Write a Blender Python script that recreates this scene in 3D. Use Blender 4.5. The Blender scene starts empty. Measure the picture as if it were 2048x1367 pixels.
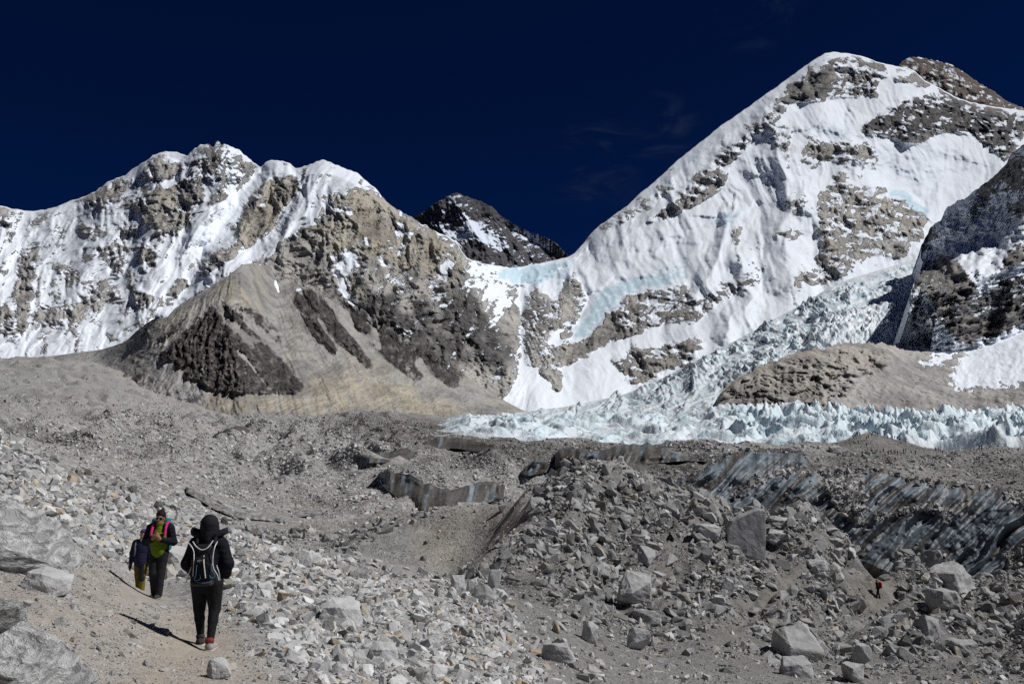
import bpy, math, random
import numpy as np
from mathutils import Vector

# ------------------------------------------------------------------ camera, sky, sun, exposure
SC = bpy.context.scene
COL = SC.collection
F_PX, PITCH = 1900.0, math.radians(8.0)          # focal length in photo pixels, camera tilt
cam = bpy.data.cameras.new('camera')
cam.sensor_width = 36.0
cam.lens = 36.0 * F_PX / 2048.0
cam.clip_start, cam.clip_end = 0.1, 60000.0
cam_ob = bpy.data.objects.new('camera', cam)
cam_ob.rotation_euler = (math.pi / 2 + PITCH, 0, 0)
COL.objects.link(cam_ob)
SC.camera = cam_ob

SUN_EL, SUN_AHEAD = math.radians(49.5), math.radians(-5.0)   # sun stands to the right, a little behind the camera
SUN = Vector((math.cos(SUN_EL) * math.cos(SUN_AHEAD), math.cos(SUN_EL) * math.sin(SUN_AHEAD), math.sin(SUN_EL)))
world = bpy.data.worlds.new('World')
SC.world = world
world.use_nodes = True
wn, wl = world.node_tree.nodes, world.node_tree.links
wn.clear()
w_out = wn.new('ShaderNodeOutputWorld')
w_bg = wn.new('ShaderNodeBackground')
w_sky = wn.new('ShaderNodeTexSky')
w_sky.sky_type = 'NISHITA'
w_sky.sun_disc = False
w_sky.sun_elevation = SUN_EL
w_sky.sun_rotation = math.atan2(SUN.x, SUN.y)
w_sky.altitude = 5300
w_sky.air_density = 0.8
w_sky.dust_density = 0.0
w_sky.ozone_density = 3.0
w_tint = wn.new('ShaderNodeMix'); w_tint.data_type = 'RGBA'; w_tint.blend_type = 'MULTIPLY'
w_tint.inputs['Factor'].default_value = 1.0
w_tint.inputs['B'].default_value = (0.015, 0.098, 0.272, 1)      # deep polarised high-altitude blue
wl.new(w_sky.outputs['Color'], w_tint.inputs['A'])
w_geo = wn.new('ShaderNodeNewGeometry')                        # a few thin wisps of high cloud
w_map = wn.new('ShaderNodeMapping'); w_map.inputs['Scale'].default_value = (2.2, 2.2, 5.5); w_map.inputs['Rotation'].default_value = (0.2, 0.35, 0.0)
w_no = wn.new('ShaderNodeTexNoise'); w_no.inputs['Scale'].default_value = 7.0; w_no.inputs['Detail'].default_value = 9; w_no.inputs['Roughness'].default_value = 0.62; w_no.inputs['Distortion'].default_value = 0.8
w_ra = wn.new('ShaderNodeMapRange'); w_ra.interpolation_type = 'SMOOTHSTEP'
w_ra.inputs['From Min'].default_value = 0.44; w_ra.inputs['From Max'].default_value = 0.78; w_ra.inputs['To Max'].default_value = 0.30
w_add = wn.new('ShaderNodeMix'); w_add.data_type = 'RGBA'; w_add.inputs['B'].default_value = (0.9, 1.05, 1.5, 1)
wl.new(w_geo.outputs['Position'], w_map.inputs['Vector']); wl.new(w_map.outputs[0], w_no.inputs['Vector']); wl.new(w_no.outputs['Fac'], w_ra.inputs['Value'])
w_sum = None
for _px, _py, _wd in ((1515, 18, 0.055), (1195, 320, 0.07), (1320, 260, 0.05)):
    _xn, _yn = (_px - 1024) / F_PX, (_py - 683.5) / F_PX
    _d = Vector((_xn, math.cos(PITCH) + _yn * math.sin(PITCH), math.sin(PITCH) - _yn * math.cos(PITCH))).normalized()
    _ds = wn.new('ShaderNodeVectorMath'); _ds.operation = 'DISTANCE'; _ds.inputs[1].default_value = _d
    wl.new(w_geo.outputs['Position'], _ds.inputs[0])
    _mr = wn.new('ShaderNodeMapRange'); _mr.interpolation_type = 'SMOOTHSTEP'
    _mr.inputs['From Min'].default_value = 0.0; _mr.inputs['From Max'].default_value = _wd; _mr.inputs['To Min'].default_value = 1.0; _mr.inputs['To Max'].default_value = 0.0
    wl.new(_ds.outputs['Value'], _mr.inputs['Value'])
    if w_sum is None: w_sum = _mr.outputs['Result']
    else:
        _ad = wn.new('ShaderNodeMath'); _ad.operation = 'MAXIMUM'; wl.new(w_sum, _ad.inputs[0]); wl.new(_mr.outputs['Result'], _ad.inputs[1]); w_sum = _ad.outputs[0]
w_mu = wn.new('ShaderNodeMath'); w_mu.operation = 'MULTIPLY'; wl.new(w_ra.outputs['Result'], w_mu.inputs[0]); wl.new(w_sum, w_mu.inputs[1])
wl.new(w_mu.outputs[0], w_add.inputs['Factor']); wl.new(w_tint.outputs['Result'], w_add.inputs['A'])
wl.new(w_add.outputs['Result'], w_bg.inputs['Color'])
w_bg.inputs['Strength'].default_value = 0.058
wl.new(w_bg.outputs['Background'], w_out.inputs['Surface'])

sun_l = bpy.data.lights.new('sun', 'SUN')
sun_l.energy = 3.8
sun_l.angle = math.radians(0.5)
sun_l.color = (1.0, 0.99, 0.97)
sun_ob = bpy.data.objects.new('sun', sun_l)
sun_ob.rotation_euler = SUN.to_track_quat('Z', 'Y').to_euler()
COL.objects.link(sun_ob)
SC.view_settings.view_transform = 'Standard'
SC.view_settings.look = 'None'
SC.view_settings.exposure = 0.0
SC.view_settings.gamma = 1.0
SC.view_settings.use_curve_mapping = False
SC.cycles.max_bounces = 4
SC.cycles.diffuse_bounces = 4
SC.cycles.use_denoising = False
SC.cycles.sample_clamp_indirect = 1.5

# ------------------------------------------------------------------ helpers: numpy noise
RNG = np.random.default_rng(7)
random.seed(7)
def _hash(ix, iy, seed):
    h = (ix.astype(np.int64) * 374761393 + iy.astype(np.int64) * 668265263 + seed * 974634777) & 0xffffffff
    h = ((h ^ (h >> 13)) * 1274126177) & 0xffffffff
    h = ((h ^ (h >> 15)) * 2246822519) & 0xffffffff
    return (h ^ (h >> 16)) & 0xffffffff
def perlin(x, y, seed=0):
    x0, y0 = np.floor(x), np.floor(y)
    fx, fy = x - x0, y - y0
    u, v = fx * fx * fx * (fx * (fx * 6 - 15) + 10), fy * fy * fy * (fy * (fy * 6 - 15) + 10)
    def g(dx, dy):
        a = _hash(x0 + dx, y0 + dy, seed) * (2 * math.pi / 4294967296.0)
        return np.cos(a) * (fx - dx) + np.sin(a) * (fy - dy)
    a = g(0, 0) * (1 - u) + g(1, 0) * u
    b = g(0, 1) * (1 - u) + g(1, 1) * u
    return (a * (1 - v) + b * v) * 1.5
def fbm(x, y, seed=0, octv=5, gain=0.5):
    s, a = 0.0, 1.0
    for o in range(octv):
        s = s + a * perlin(x, y, seed + o * 17)
        x, y, a = x * 2.03 + 3.1, y * 2.03 - 1.7, a * gain
    return s
def ridged(x, y, seed=0, octv=5, gain=0.5):
    s, a = 0.0, 1.0
    for o in range(octv):
        s = s + a * (1 - 2 * np.abs(perlin(x, y, seed + o * 17)))
        x, y, a = x * 2.07 + 5.3, y * 2.07 + 2.9, a * gain
    return s
def worley(x, y, seed=0):
    x0, y0 = np.floor(x), np.floor(y)
    d1 = np.full(x.shape, 9.0); d2 = np.full(x.shape, 9.0); cid = np.zeros(x.shape)
    for i in (-1, 0, 1):
        for j in (-1, 0, 1):
            cx, cy = x0 + i, y0 + j
            hx = _hash(cx, cy, seed) / 4294967296.0
            hy = _hash(cx, cy, seed + 91) / 4294967296.0
            d = np.hypot(cx + hx - x, cy + hy - y)
            near = d < d1
            d2 = np.where(near, d1, np.minimum(d2, d))
            cid = np.where(near, hx, cid)
            d1 = np.where(near, d, d1)
    return d1, d2, cid
def smooth(a, b, x):
    t = np.clip((x - a) / (b - a), 0, 1)
    return t * t * (3 - 2 * t)
def curve(pts):
    xs, ys = [p[0] for p in pts], [p[1] for p in pts]
    return lambda x: np.interp(x, xs, ys)
def softcurve(pts, k=40):
    f = curve(pts)
    return lambda x: sum(f(x + k * q) * w for q, w in ((-1, .12), (-.5, .22), (0, .32), (.5, .22), (1, .12)))

# photo pixel <-> direction (camera stands at the origin, y forward)
SP, CP = math.sin(PITCH), math.cos(PITCH)
def ray(px, py):
    xn, yn = (px - 1024.0) / F_PX, (py - 683.5) / F_PX
    dy = CP + yn * SP
    return xn / dy, (SP - yn * CP) / dy              # x/Y and z/Y
def project(x, y, z):
    xc, zc, yc = x, CP * y + SP * z, -SP * y + CP * z
    return 1024 + F_PX * xc / zc, 683.5 - F_PX * yc / zc

# painted fields, used to lay out rock, snow and ice over the faces
RX0, RY0, RS, RW, RH = -500, 0, 2.0, 1500, 690
GX, GY = np.meshgrid(RX0 + RS * np.arange(RW), RY0 + RS * np.arange(RH))
def blur(a, r):
    r = int(max(1, round(r / RS)))
    for _ in range(2):
        for ax in (0, 1):
            p = np.pad(a, [(r + 1, r) if i == ax else (0, 0) for i in (0, 1)], mode='edge')
            c = np.cumsum(p, axis=ax)
            n = a.shape[ax]
            a = (np.take(c, np.arange(2 * r + 1, 2 * r + 1 + n), ax) - np.take(c, np.arange(0, n), ax)) / (2 * r + 1)
    return a
def poly_mask(pts, soft=6):
    xs = [p[0] for p in pts]; ys = [p[1] for p in pts]
    pad = soft * 3 + 6
    i0, i1 = max(0, int((min(xs) - pad - RX0) / RS)), min(RW, int((max(xs) + pad - RX0) / RS) + 1)
    j0, j1 = max(0, int((min(ys) - pad - RY0) / RS)), min(RH, int((max(ys) + pad - RY0) / RS) + 1)
    X, Y = GX[j0:j1, i0:i1], GY[j0:j1, i0:i1]
    m = np.zeros(X.shape, bool)
    n = len(pts)
    for k in range(n):
        (xa, ya), (xb, yb) = pts[k], pts[(k + 1) % n]
        if ya == yb: continue
        m ^= ((ya > Y) != (yb > Y)) & (X < (xb - xa) * (Y - ya) / (yb - ya) + xa)
    return (slice(j0, j1), slice(i0, i1)), blur(m.astype(float), soft)
class Paint:
    def __init__(s, base=0.0): s.f = np.full((RH, RW), float(base))
    def poly(s, pts, val, soft=6):
        sl, m = poly_mask(pts, soft)
        s.f[sl] = s.f[sl] * (1 - m) + val * m
        return s
    def line(s, pts, amp, wl_, wr_, taper=0):
        xs = [p[0] for p in pts]; ys = [p[1] for p in pts]
        w = max(wl_, wr_)
        i0, i1 = max(0, int((min(xs) - w - RX0) / RS)), min(RW, int((max(xs) + w - RX0) / RS) + 1)
        j0, j1 = max(0, int((min(ys) - w - RY0) / RS)), min(RH, int((max(ys) + w - RY0) / RS) + 1)
        X, Y = GX[j0:j1, i0:i1], GY[j0:j1, i0:i1]
        best = np.full(X.shape, 1e9); side = np.zeros(X.shape)
        for (xa, ya), (xb, yb) in zip(pts[:-1], pts[1:]):
            dx, dy = xb - xa, yb - ya
            t = np.clip(((X - xa) * dx + (Y - ya) * dy) / (dx * dx + dy * dy), 0, 1)
            d = np.hypot(X - xa - t * dx, Y - ya - t * dy)
            sd = (X - xa) * dy - (Y - ya) * dx
            near = d < best
            side = np.where(near, sd, side); best = np.where(near, d, best)
        w = np.where(side > 0, wr_, wl_)
        s.f[j0:j1, i0:i1] += amp * np.clip(1 - best / w, 0, 1)
        return s
    def at(s, px, py):
        fx = np.clip((px - RX0) / RS, 0, RW - 1.001); fy = np.clip((py - RY0) / RS, 0, RH - 1.001)
        i, j = fx.astype(int), fy.astype(int)
        u, v = fx - i, fy - j
        f = s.f
        return (f[j, i] * (1 - u) + f[j, i + 1] * u) * (1 - v) + (f[j + 1, i] * (1 - u) + f[j + 1, i + 1] * u) * v
def zoomed(x0, y0, s):                              # points noted in an enlarged view of the photograph
    return lambda *p: [(x0 + a / s, y0 + b / s) for a, b in p]
ZA, ZB = zoomed(0, 240, 2.734), zoomed(550, 300, 2.531)
ZC, ZD = zoomed(1100, 80, 2.160), zoomed(1000, 500, 1.954)
ZE, ZF, ZG = zoomed(200, 500, 3.906), zoomed(1750, 260, 2.973), zoomed(1600, 900, 4.556)

# ------------------------------------------------------------------ helpers: meshes and properties
def tag(o, label=None, cat=None, group=None, kind=None):
    if label: o['label'] = label
    if cat: o['category'] = cat
    if group: o['group'] = group
    if kind: o['kind'] = kind
    return o
def mesh_np(name, verts, faces, mats=(), smooth_=True, attrs=None):
    verts = np.asarray(verts, np.float32).reshape(-1, 3)
    faces = np.asarray(faces, np.int32)
    k = faces.shape[1]
    me = bpy.data.meshes.new(name)
    me.vertices.add(len(verts)); me.vertices.foreach_set('co', verts.ravel())
    me.loops.add(faces.size); me.loops.foreach_set('vertex_index', faces.ravel())
    me.polygons.add(len(faces))
    me.polygons.foreach_set('loop_start', np.arange(0, faces.size, k, dtype=np.int32))
    me.update(calc_edges=True)
    if smooth_: me.polygons.foreach_set('use_smooth', np.ones(len(faces), bool))
    for an, arr in (attrs or {}).items():
        a = me.attributes.new(an, 'FLOAT_COLOR', 'POINT')
        a.data.foreach_set('color', np.ascontiguousarray(arr, np.float32).ravel())
    for m in mats: me.materials.append(m)
    me.validate()
    return me
def put(name, me, parent=None, loc=None):
    o = bpy.data.objects.new(name, me)
    if parent: o.parent = parent
    if loc is not None: o.location = loc
    COL.objects.link(o)
    return o
def grid_faces(nr, nc, keep=None):
    i = np.arange(nr - 1)[:, None] * nc + np.arange(nc - 1)[None, :]
    f = np.stack([i, i + nc, i + nc + 1, i + 1], -1)
    if keep is not None: f = f[keep]
    return f.reshape(-1, 4)

# ------------------------------------------------------------------ helpers: materials
class Mat:
    def __init__(s, name, rough=0.9, spec=0.2):
        s.m = bpy.data.materials.new(name); s.m.use_nodes = True
        s.n, s.l = s.m.node_tree.nodes, s.m.node_tree.links
        s.b = s.n['Principled BSDF']
        s.b.inputs['Roughness'].default_value = rough
        s.b.inputs['Specular IOR Level'].default_value = spec
        s.pos = None
    def coord(s):
        if s.pos is None:
            g = s.n.new('ShaderNodeNewGeometry'); s.pos = g.outputs['Position']
        return s.pos
    def objco(s):
        return s.n.new('ShaderNodeTexCoord').outputs['Object']
    def scaled(s, v, sc):
        m = s.n.new('ShaderNodeVectorMath'); m.operation = 'MULTIPLY'
        s.l.new(v, m.inputs[0]); m.inputs[1].default_value = sc
        return m.outputs[0]
    def noise(s, scale, detail=4, rough=0.55, vec=None, dist=0.0):
        t = s.n.new('ShaderNodeTexNoise')
        t.inputs['Scale'].default_value = scale; t.inputs['Detail'].default_value = detail
        t.inputs['Roughness'].default_value = rough; t.inputs['Distortion'].default_value = dist
        s.l.new(vec if vec is not None else s.coord(), t.inputs['Vector'])
        return t.outputs['Fac']
    def voro(s, scale, out='Distance', feat='F1', vec=None):
        t = s.n.new('ShaderNodeTexVoronoi'); t.feature = feat
        t.inputs['Scale'].default_value = scale
        s.l.new(vec if vec is not None else s.coord(), t.inputs['Vector'])
        return t.outputs[out]
    def attr(s, name, kind='GEOMETRY'):
        a = s.n.new('ShaderNodeAttribute'); a.attribute_name = name; a.attribute_type = kind
        return a
    def split(s, c):
        x = s.n.new('ShaderNodeSeparateColor'); s.l.new(c, x.inputs[0])
        return x.outputs
    def math(s, op, a, b=None, c=None, clamp=False):
        x = s.n.new('ShaderNodeMath'); x.operation = op; x.use_clamp = clamp
        for i, v in enumerate((a, b, c)):
            if v is None: continue
            if isinstance(v, (int, float)): x.inputs[i].default_value = v
            else: s.l.new(v, x.inputs[i])
        return x.outputs[0]
    def ramp(s, v, a, b, lo=0.0, hi=1.0):
        x = s.n.new('ShaderNodeMapRange'); x.interpolation_type = 'SMOOTHSTEP'
        s.l.new(v, x.inputs['Value'])
        x.inputs['From Min'].default_value = a; x.inputs['From Max'].default_value = b
        x.inputs['To Min'].default_value = lo; x.inputs['To Max'].default_value = hi
        return x.outputs['Result']
    def mix(s, f, a, b, blend='MIX'):
        x = s.n.new('ShaderNodeMix'); x.data_type = 'RGBA'; x.blend_type = blend
        for key, v in (('Factor', f), ('A', a), ('B', b)):
            if isinstance(v, (int, float)): x.inputs[key].default_value = v
            elif isinstance(v, (tuple, list)): x.inputs[key].default_value = (*v[:3], 1)
            else: s.l.new(v, x.inputs[key])
        return x.outputs['Result']
    def bump(s, h, strength=0.5, dist=1.0):
        x = s.n.new('ShaderNodeBump')
        x.inputs['Strength'].default_value = strength; x.inputs['Distance'].default_value = dist
        s.l.new(h, x.inputs['Height'])
        s.l.new(x.outputs[0], s.b.inputs['Normal'])
    def done(s, colour, rough=None):
        if isinstance(colour, (tuple, list)): s.b.inputs['Base Color'].default_value = (*colour, 1)
        else: s.l.new(colour, s.b.inputs['Base Color'])
        return s.m

def mountain_material(name, grey, tan, dark, s=1.0, snow=(0.80, 0.845, 0.915), along=0.7):
    # m = (snow, ice, dark rock, tan rock); s scales the grain (1 = about two kilometres away)
    M = Mat(name, 0.85, 0.15)
    a = M.attr('m')
    sn, ic, dk = M.split(a.outputs['Color'])[0:3]
    tn = a.outputs['Alpha']
    M.pos = M.scaled(M.coord(), (1.0, along, 1.0))          # gentler slopes carry longer streaks down the fall line
    n1 = M.noise(0.011 * s, 9, 0.62)
    n2 = M.noise(0.085 * s, 4, 0.6)
    st = M.noise(0.045 * s, 7, 0.62, M.scaled(M.coord(), (0.7, 0.7, 3.6)), 0.4)
    vs = M.noise(0.05 * s, 7, 0.62, M.scaled(M.coord(), (1.0, 1.0, 0.22)), 0.3)
    rock = M.mix(tn, grey, tan)
    rock = M.mix(M.math('MULTIPLY', M.ramp(n1, 0.44, 0.60), 0.62), rock, (0.46, 0.46, 0.48), 'MULTIPLY')
    rock = M.mix(M.math('MULTIPLY', M.ramp(vs, 0.46, 0.62), 0.60), rock, (1.22, 1.20, 1.16), 'MULTIPLY')
    rock = M.mix(M.math('MULTIPLY', M.ramp(n2, 0.50, 0.68), 0.45), rock, (0.45, 0.44, 0.44), 'MULTIPLY')
    rock = M.mix(dk, rock, M.mix(M.ramp(n2, 0.38, 0.66), dark, tuple(c * 2.4 for c in dark)))
    edge = M.math('ADD', sn, M.math('MULTIPLY', M.math('SUBTRACT', n2, 0.5), 0.55))
    edge = M.math('ADD', edge, M.math('MULTIPLY', M.math('SUBTRACT', st, 0.5), 0.6))
    edge = M.math('ADD', edge, M.math('MULTIPLY', M.math('SUBTRACT', vs, 0.5), 0.8))
    sf = M.ramp(edge, 0.40, 0.66)
    snc = M.mix(M.ramp(M.math('ADD', ic, M.math('MULTIPLY', M.math('SUBTRACT', n2, 0.5), 0.6)), 0.18, 0.68), snow, (0.53, 0.69, 0.78))
    col = M.mix(sf, rock, snc)
    h = M.math('ADD', M.math('MULTIPLY', n1, 1.0), M.math('MULTIPLY', n2, 0.18))
    h = M.math('ADD', h, M.math('ADD', M.math('MULTIPLY', st, 0.35), M.math('MULTIPLY', vs, 0.5)))
    h = M.math('MULTIPLY', h, M.math('SUBTRACT', 1.14, sf))
    M.bump(h, 0.9, 16.0 / s)
    return M.done(col)

# ------------------------------------------------------------------ mountains
def sheet(name, px, top, bot, nrow, depth, masks, mat, back=((60, .9), (200, .9), (600, .8), (1500, .7)), split=None, warp=None):
    """A face built from its skyline (top) down to its foot (bot), with a far slope behind the skyline."""
    T = np.linspace(0, 1, nrow)[:, None]
    PX = np.repeat(px[None, :], nrow, 0)
    tp, bt = top(px)[None, :], bot(px)[None, :]
    PY = tp + (bt - tp) * T
    base = np.interp(np.linspace(px[0], px[-1], 900), px, tp[0])          # the slope follows the skyline without its teeth
    ker = np.hanning(2 * int(45 / ((px[-1] - px[0]) / 900)) + 3); ker /= ker.sum()
    base = np.convolve(np.pad(base, len(ker) // 2, mode='edge'), ker, 'valid')
    base = np.interp(px, np.linspace(px[0], px[-1], len(base)), base)[None, :]
    if warp is not None: PX = PX + warp(PX, PY)
    Y = depth(PX, PY, (PY - base) / (bt - base))
    ux, uz = ray(PX, PY)
    P = np.stack([ux * Y, Y, uz * Y], -1)
    du, dv = np.gradient(P, axis=1), np.gradient(P, axis=0)
    nn = np.cross(du, dv); nn /= np.linalg.norm(nn, axis=-1)[..., None] + 1e-9
    nz = np.abs(nn[..., 2])
    m = masks(PX, PY, Y, nz)
    if back:
        rows = [P[0] + np.stack([np.zeros_like(px), np.full_like(px, d), np.full_like(px, -d * s)], -1) for d, s in back[::-1]]
        P = np.concatenate([np.array(rows), P], 0)
        m = np.concatenate([np.repeat(m[:1], len(back), 0), m], 0)
        PX = np.concatenate([np.repeat(PX[:1], len(back), 0), PX], 0)
        PY = np.concatenate([np.repeat(PY[:1], len(back), 0), PY], 0)
    nr, nc = P.shape[:2]
    out = []
    parts = [(name, None)] if split is None else split
    for nm, test in parts:
        keep = None if test is None else test(PX, PY)[:-1, :-1]
        f = grid_faces(nr, nc, keep)
        used, inv = np.unique(f, return_inverse=True)
        me = mesh_np(nm, P.reshape(-1, 3)[used], inv.reshape(-1, 4), (mat,), True, {'m': m.reshape(-1, 4)[used]})
        out.append(put(nm, me))
    return out

# --- left massif, snow col and the high snow peak: one continuous face, divided at the couloir
sky1 = curve([(-500, 400), (-250, 425), (0, 412), (50, 423), (90, 419), (130, 406), (190, 384), (215, 362), (250, 352), (262, 340),
    (290, 322), (305, 309), (330, 303), (352, 304), (375, 311), (385, 300), (398, 291), (410, 286), (424, 292), (429, 293), (433, 281),
    (438, 282), (442, 289), (455, 291), (480, 302), (500, 318), (521, 336), (530, 325), (545, 321), (565, 322), (580, 328), (592, 339),
    (610, 333), (630, 325), (645, 320), (665, 325), (690, 338), (712, 344), (727, 357), (750, 376), (770, 400), (800, 420), (830, 440),
    (852, 450), (872, 463), (900, 475), (915, 486), (925, 504), (935, 516), (960, 524), (990, 531), (1020, 534), (1060, 531), (1100, 522),
    (1138, 512), (1150, 505), (1165, 488), (1180, 468), (1200, 451), (1250, 413), (1300, 370), (1350, 326), (1400, 285), (1450, 246),
    (1500, 210), (1550, 175), (1580, 154), (1620, 125), (1650, 107), (1665, 103), (1690, 107), (1720, 112), (1750, 122), (1790, 133),
    (1812, 134), (1830, 142), (1850, 160), (1880, 178), (1905, 190), (1940, 205), (1980, 211), (2048, 222), (2300, 260), (2500, 300)])
def top1(px):
    rocky = smooth(360, 400, px) * (1 - smooth(515, 535, px)) + smooth(585, 600, px) * (1 - smooth(660, 700, px)) * .6 \
        + smooth(730, 760, px) * (1 - smooth(850, 880, px)) * .6
    return sky1(px) + perlin(px / 9.0, px * 0 + .3, 3) * (1.2 + 2.6 * rocky) + perlin(px / 31.0, px * 0 + .7, 5) * 2
bot1 = softcurve([(-500, 740), (0, 722), (300, 725), (600, 760), (800, 806), (1000, 840), (1250, 828), (1330, 804), (1400, 775), (1500, 728),
    (1600, 675), (1700, 645), (1850, 630), (2500, 560)])
ytop1 = softcurve([(-500, 3300), (437, 3300), (645, 3200), (925, 3050), (1000, 3350), (1140, 3600), (1250, 3800), (1665, 4700), (2048, 4950), (2500, 5000)], 60)
ybot1 = softcurve([(-500, 2300), (300, 2280), (600, 2180), (900, 2080), (1040, 2150), (1200, 2300), (1450, 2500), (1700, 2900), (1850, 3050), (2500, 3100)], 60)
rel1 = Paint(0)
for pts, amp, a, b in [
    ([(437, 285), (432, 330), (418, 430), (384, 520), (330, 600)], 75, 70, 55),
    ([(380, 305), (372, 360), (392, 420), (375, 470)], 45, 40, 40),
    ([(305, 310), (300, 400), (322, 480), (300, 560), (280, 640)], 60, 70, 50),
    ([(215, 362), (205, 450), (170, 560), (140, 640)], 55, 60, 60),
    ([(110, 410), (90, 520), (60, 640)], 45, 60, 50), ([(0, 412), (-10, 520), (10, 640)], 45, 50, 50),
    ([(645, 320), (612, 390), (566, 470), (520, 520), (470, 545)], 110, 70, 130),
    ([(560, 322), (520, 400), (480, 480), (420, 560)], 55, 45, 45),
    ([(720, 350), (700, 420), (690, 500), (700, 560)], 55, 55, 60),
    ([(765, 395), (770, 450), (748, 560), (800, 650), (850, 720)], 70, 50, 60),
    ([(850, 450), (872, 520), (900, 610), (960, 700)], 80, 50, 60),
    ([(925, 505), (940, 560), (985, 660), (1020, 740)], 110, 60, 60),
    ([(815, 440), (826, 520), (838, 600)], 55, 30, 34),
    ([(1130, 515), (1148, 560), (1120, 620), (1090, 690)], 70, 40, 45), ([(1078, 590), (1066, 640), (1062, 700)], 60, 25, 30),
    ([(1665, 103), (1600, 190), (1545, 235), (1460, 300), (1400, 360), (1310, 430), (1250, 470)], 85, 80, 75),
    ([(1545, 240), (1560, 330), (1590, 400), (1560, 470), (1580, 560)], 70, 48, 60),
    ([(1590, 400), (1650, 470), (1690, 540), (1680, 620)], 58, 36, 45),
    ([(1700, 280), (1720, 360), (1790, 440), (1850, 500)], 66, 50, 60),
    ([(1790, 140), (1800, 230), (1880, 290), (1960, 320)], 70, 110, 110),
    ([(1460, 430), (1440, 500), (1395, 590)], 60, 25, 45), ([(1480, 520), (1500, 600), (1450, 660)], 60, 26, 34),
    ([(1640, 240), (1600, 300), (1560, 330)], 60, 50, 50),
    ([(1595, 252), (1650, 257), (1705, 270)], 13, 9, 60), ([(1420, 428), (1450, 426), (1500, 414)], 15, 9, 50), ([(1190, 580), (1230, 550), (1280, 546), (1345, 534)], 16, 10, 45),
    ([(965, 556), (1040, 570), (1085, 556), (1138, 522)], 20, 9, 40), ([(1768, 384), (1812, 396), (1852, 434)], 20, 9, 60), ([(1775, 332), (1850, 338), (1935, 334)], 8, 8, 60), ([(1512, 346), (1560, 344), (1602, 374)], 14, 9, 45),
    ([(1350, 470), (1400, 452), (1450, 445)], 10, 9, 45), ([(1290, 500), (1340, 492), (1400, 480)], 9, 8, 40), ([(1640, 300), (1700, 330), (1760, 330)], 9, 9, 50),
    ([(1072, 742), (1076, 815)], 60, 60, 70), ([(1185, 735), (1200, 800)], 50, 50, 60),
    ([(1040, 560), (1042, 640), (1040, 740)], -60, 35, 35), ([(700, 560), (690, 600), (720, 640)], -30, 20, 20),
    ([(520, 340), (470, 420), (400, 520), (340, 590)], -55, 40, 40), ([(590, 345), (560, 420), (500, 500)], -45, 35, 35),
    ([(1900, 330), (1850, 400), (1790, 380)], -120, 110, 110), ([(1620, 440), (1660, 560)], -50, 40, 40)]:
    rel1.line(pts, amp, a, b)
def west(px, py): return smooth(990, 1080, px - (py - 600) * 0.25)
flute1 = Paint(.12)
for pts in (ZC((1030, 290), (1200, 265), (1430, 250), (1460, 300), (1330, 365), (1100, 350)), ZC((1420, 190), (1570, 190), (1560, 240), (1440, 290)), ZC((1420, 420), (1560, 470), (1700, 400), (1830, 420), (1960, 535), (1500, 520)),
            ZC((640, 1100), (620, 1050), (700, 940), (770, 840), (800, 900), (790, 1000)), ZC((740, 640), (940, 470), (1000, 560), (1100, 650), (1080, 780), (860, 760), (700, 760)), ZC((1030, 420), (1110, 370), (1110, 700), (1030, 560)), ZA((1420, 280), (1120, 700), (860, 960), (760, 930), (1040, 600), (1350, 340)), ZA((0, 520), (330, 520), (600, 560), (560, 800), (100, 800))):
    flute1.poly(pts, 1, 8)
def relief1(PX, PY):
    w = west(PX, PY)
    wx = fbm(PX / 120, PY / 120, 40, 3) * 24
    fallL = PX + 0.55 * (PY - 500) + wx                     # gullies run down to the left on the left massif
    fallR = PX - 0.30 * (PY - 300) + wx                     # and nearly straight down on the high peak
    rk = 1 - smooth(-.2, .35, bias1.at(PX, PY))             # bare rock is rougher than snow
    gl = ridged(fallL / 62, PY / 210, 11, 5, .50) * 17 + ridged(fallL / 15, PY / 80, 14, 3, .5) * 2.0 + (1 - 2 * np.abs(perlin(fallL / 9.5, PY / 260, 27))) * 3.0 * flute1.at(PX, PY)
    gr = ridged(fallR / 84, PY / 260, 21, 5, .44) * 16 + ridged(fallR / 12, PY / 120, 24, 3, .5) * 1.3 + (1 - 2 * np.abs(perlin(fallR / 9.5, PY / 260, 26))) * 3.6 * flute1.at(PX, PY)
    dip = PY + PX * (.16 - .30 * w)                          # beds dip left on the massif, rise right on the peak
    beds = ridged(PX / 70 + wx / 50, dip / 20, 37, 3, .5) * 7.5
    crag = ridged((PX + wx) / 30, (PY - wx) / 50, 31, 6, .56) * 15 + fbm(PX / 60, PY / 50, 33, 3) * 8 - 8
    return gl * (1 - w) + gr * w, (crag + beds) * (.10 + 1.0 * rk)
def depth1(PX, PY, T):
    Y = ytop1(PX) + (ybot1(PX) - ytop1(PX)) * T
    a, b = relief1(PX, PY)
    fade = np.clip(T * 14 + .3, .1, 1)
    k = Y / 2800
    jx, jy = fbm(PX / 40, PY / 40, 46, 4) * 8, fbm(PX / 34, PY / 34, 48, 4) * 9
    return Y - (rel1.at(PX + jx, PY + jy) * .8 + (a + b)) * fade * k
bias1, dark1, tan1, ice1 = Paint(.24), Paint(0), Paint(.25), Paint(0)
west_poly = [(1045, 520), (1140, 500), (1660, 60), (2500, 60), (2500, 820), (1040, 820)]
bias1.poly(west_poly, .38, 10); tan1.poly(west_poly, .30, 10)
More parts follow.
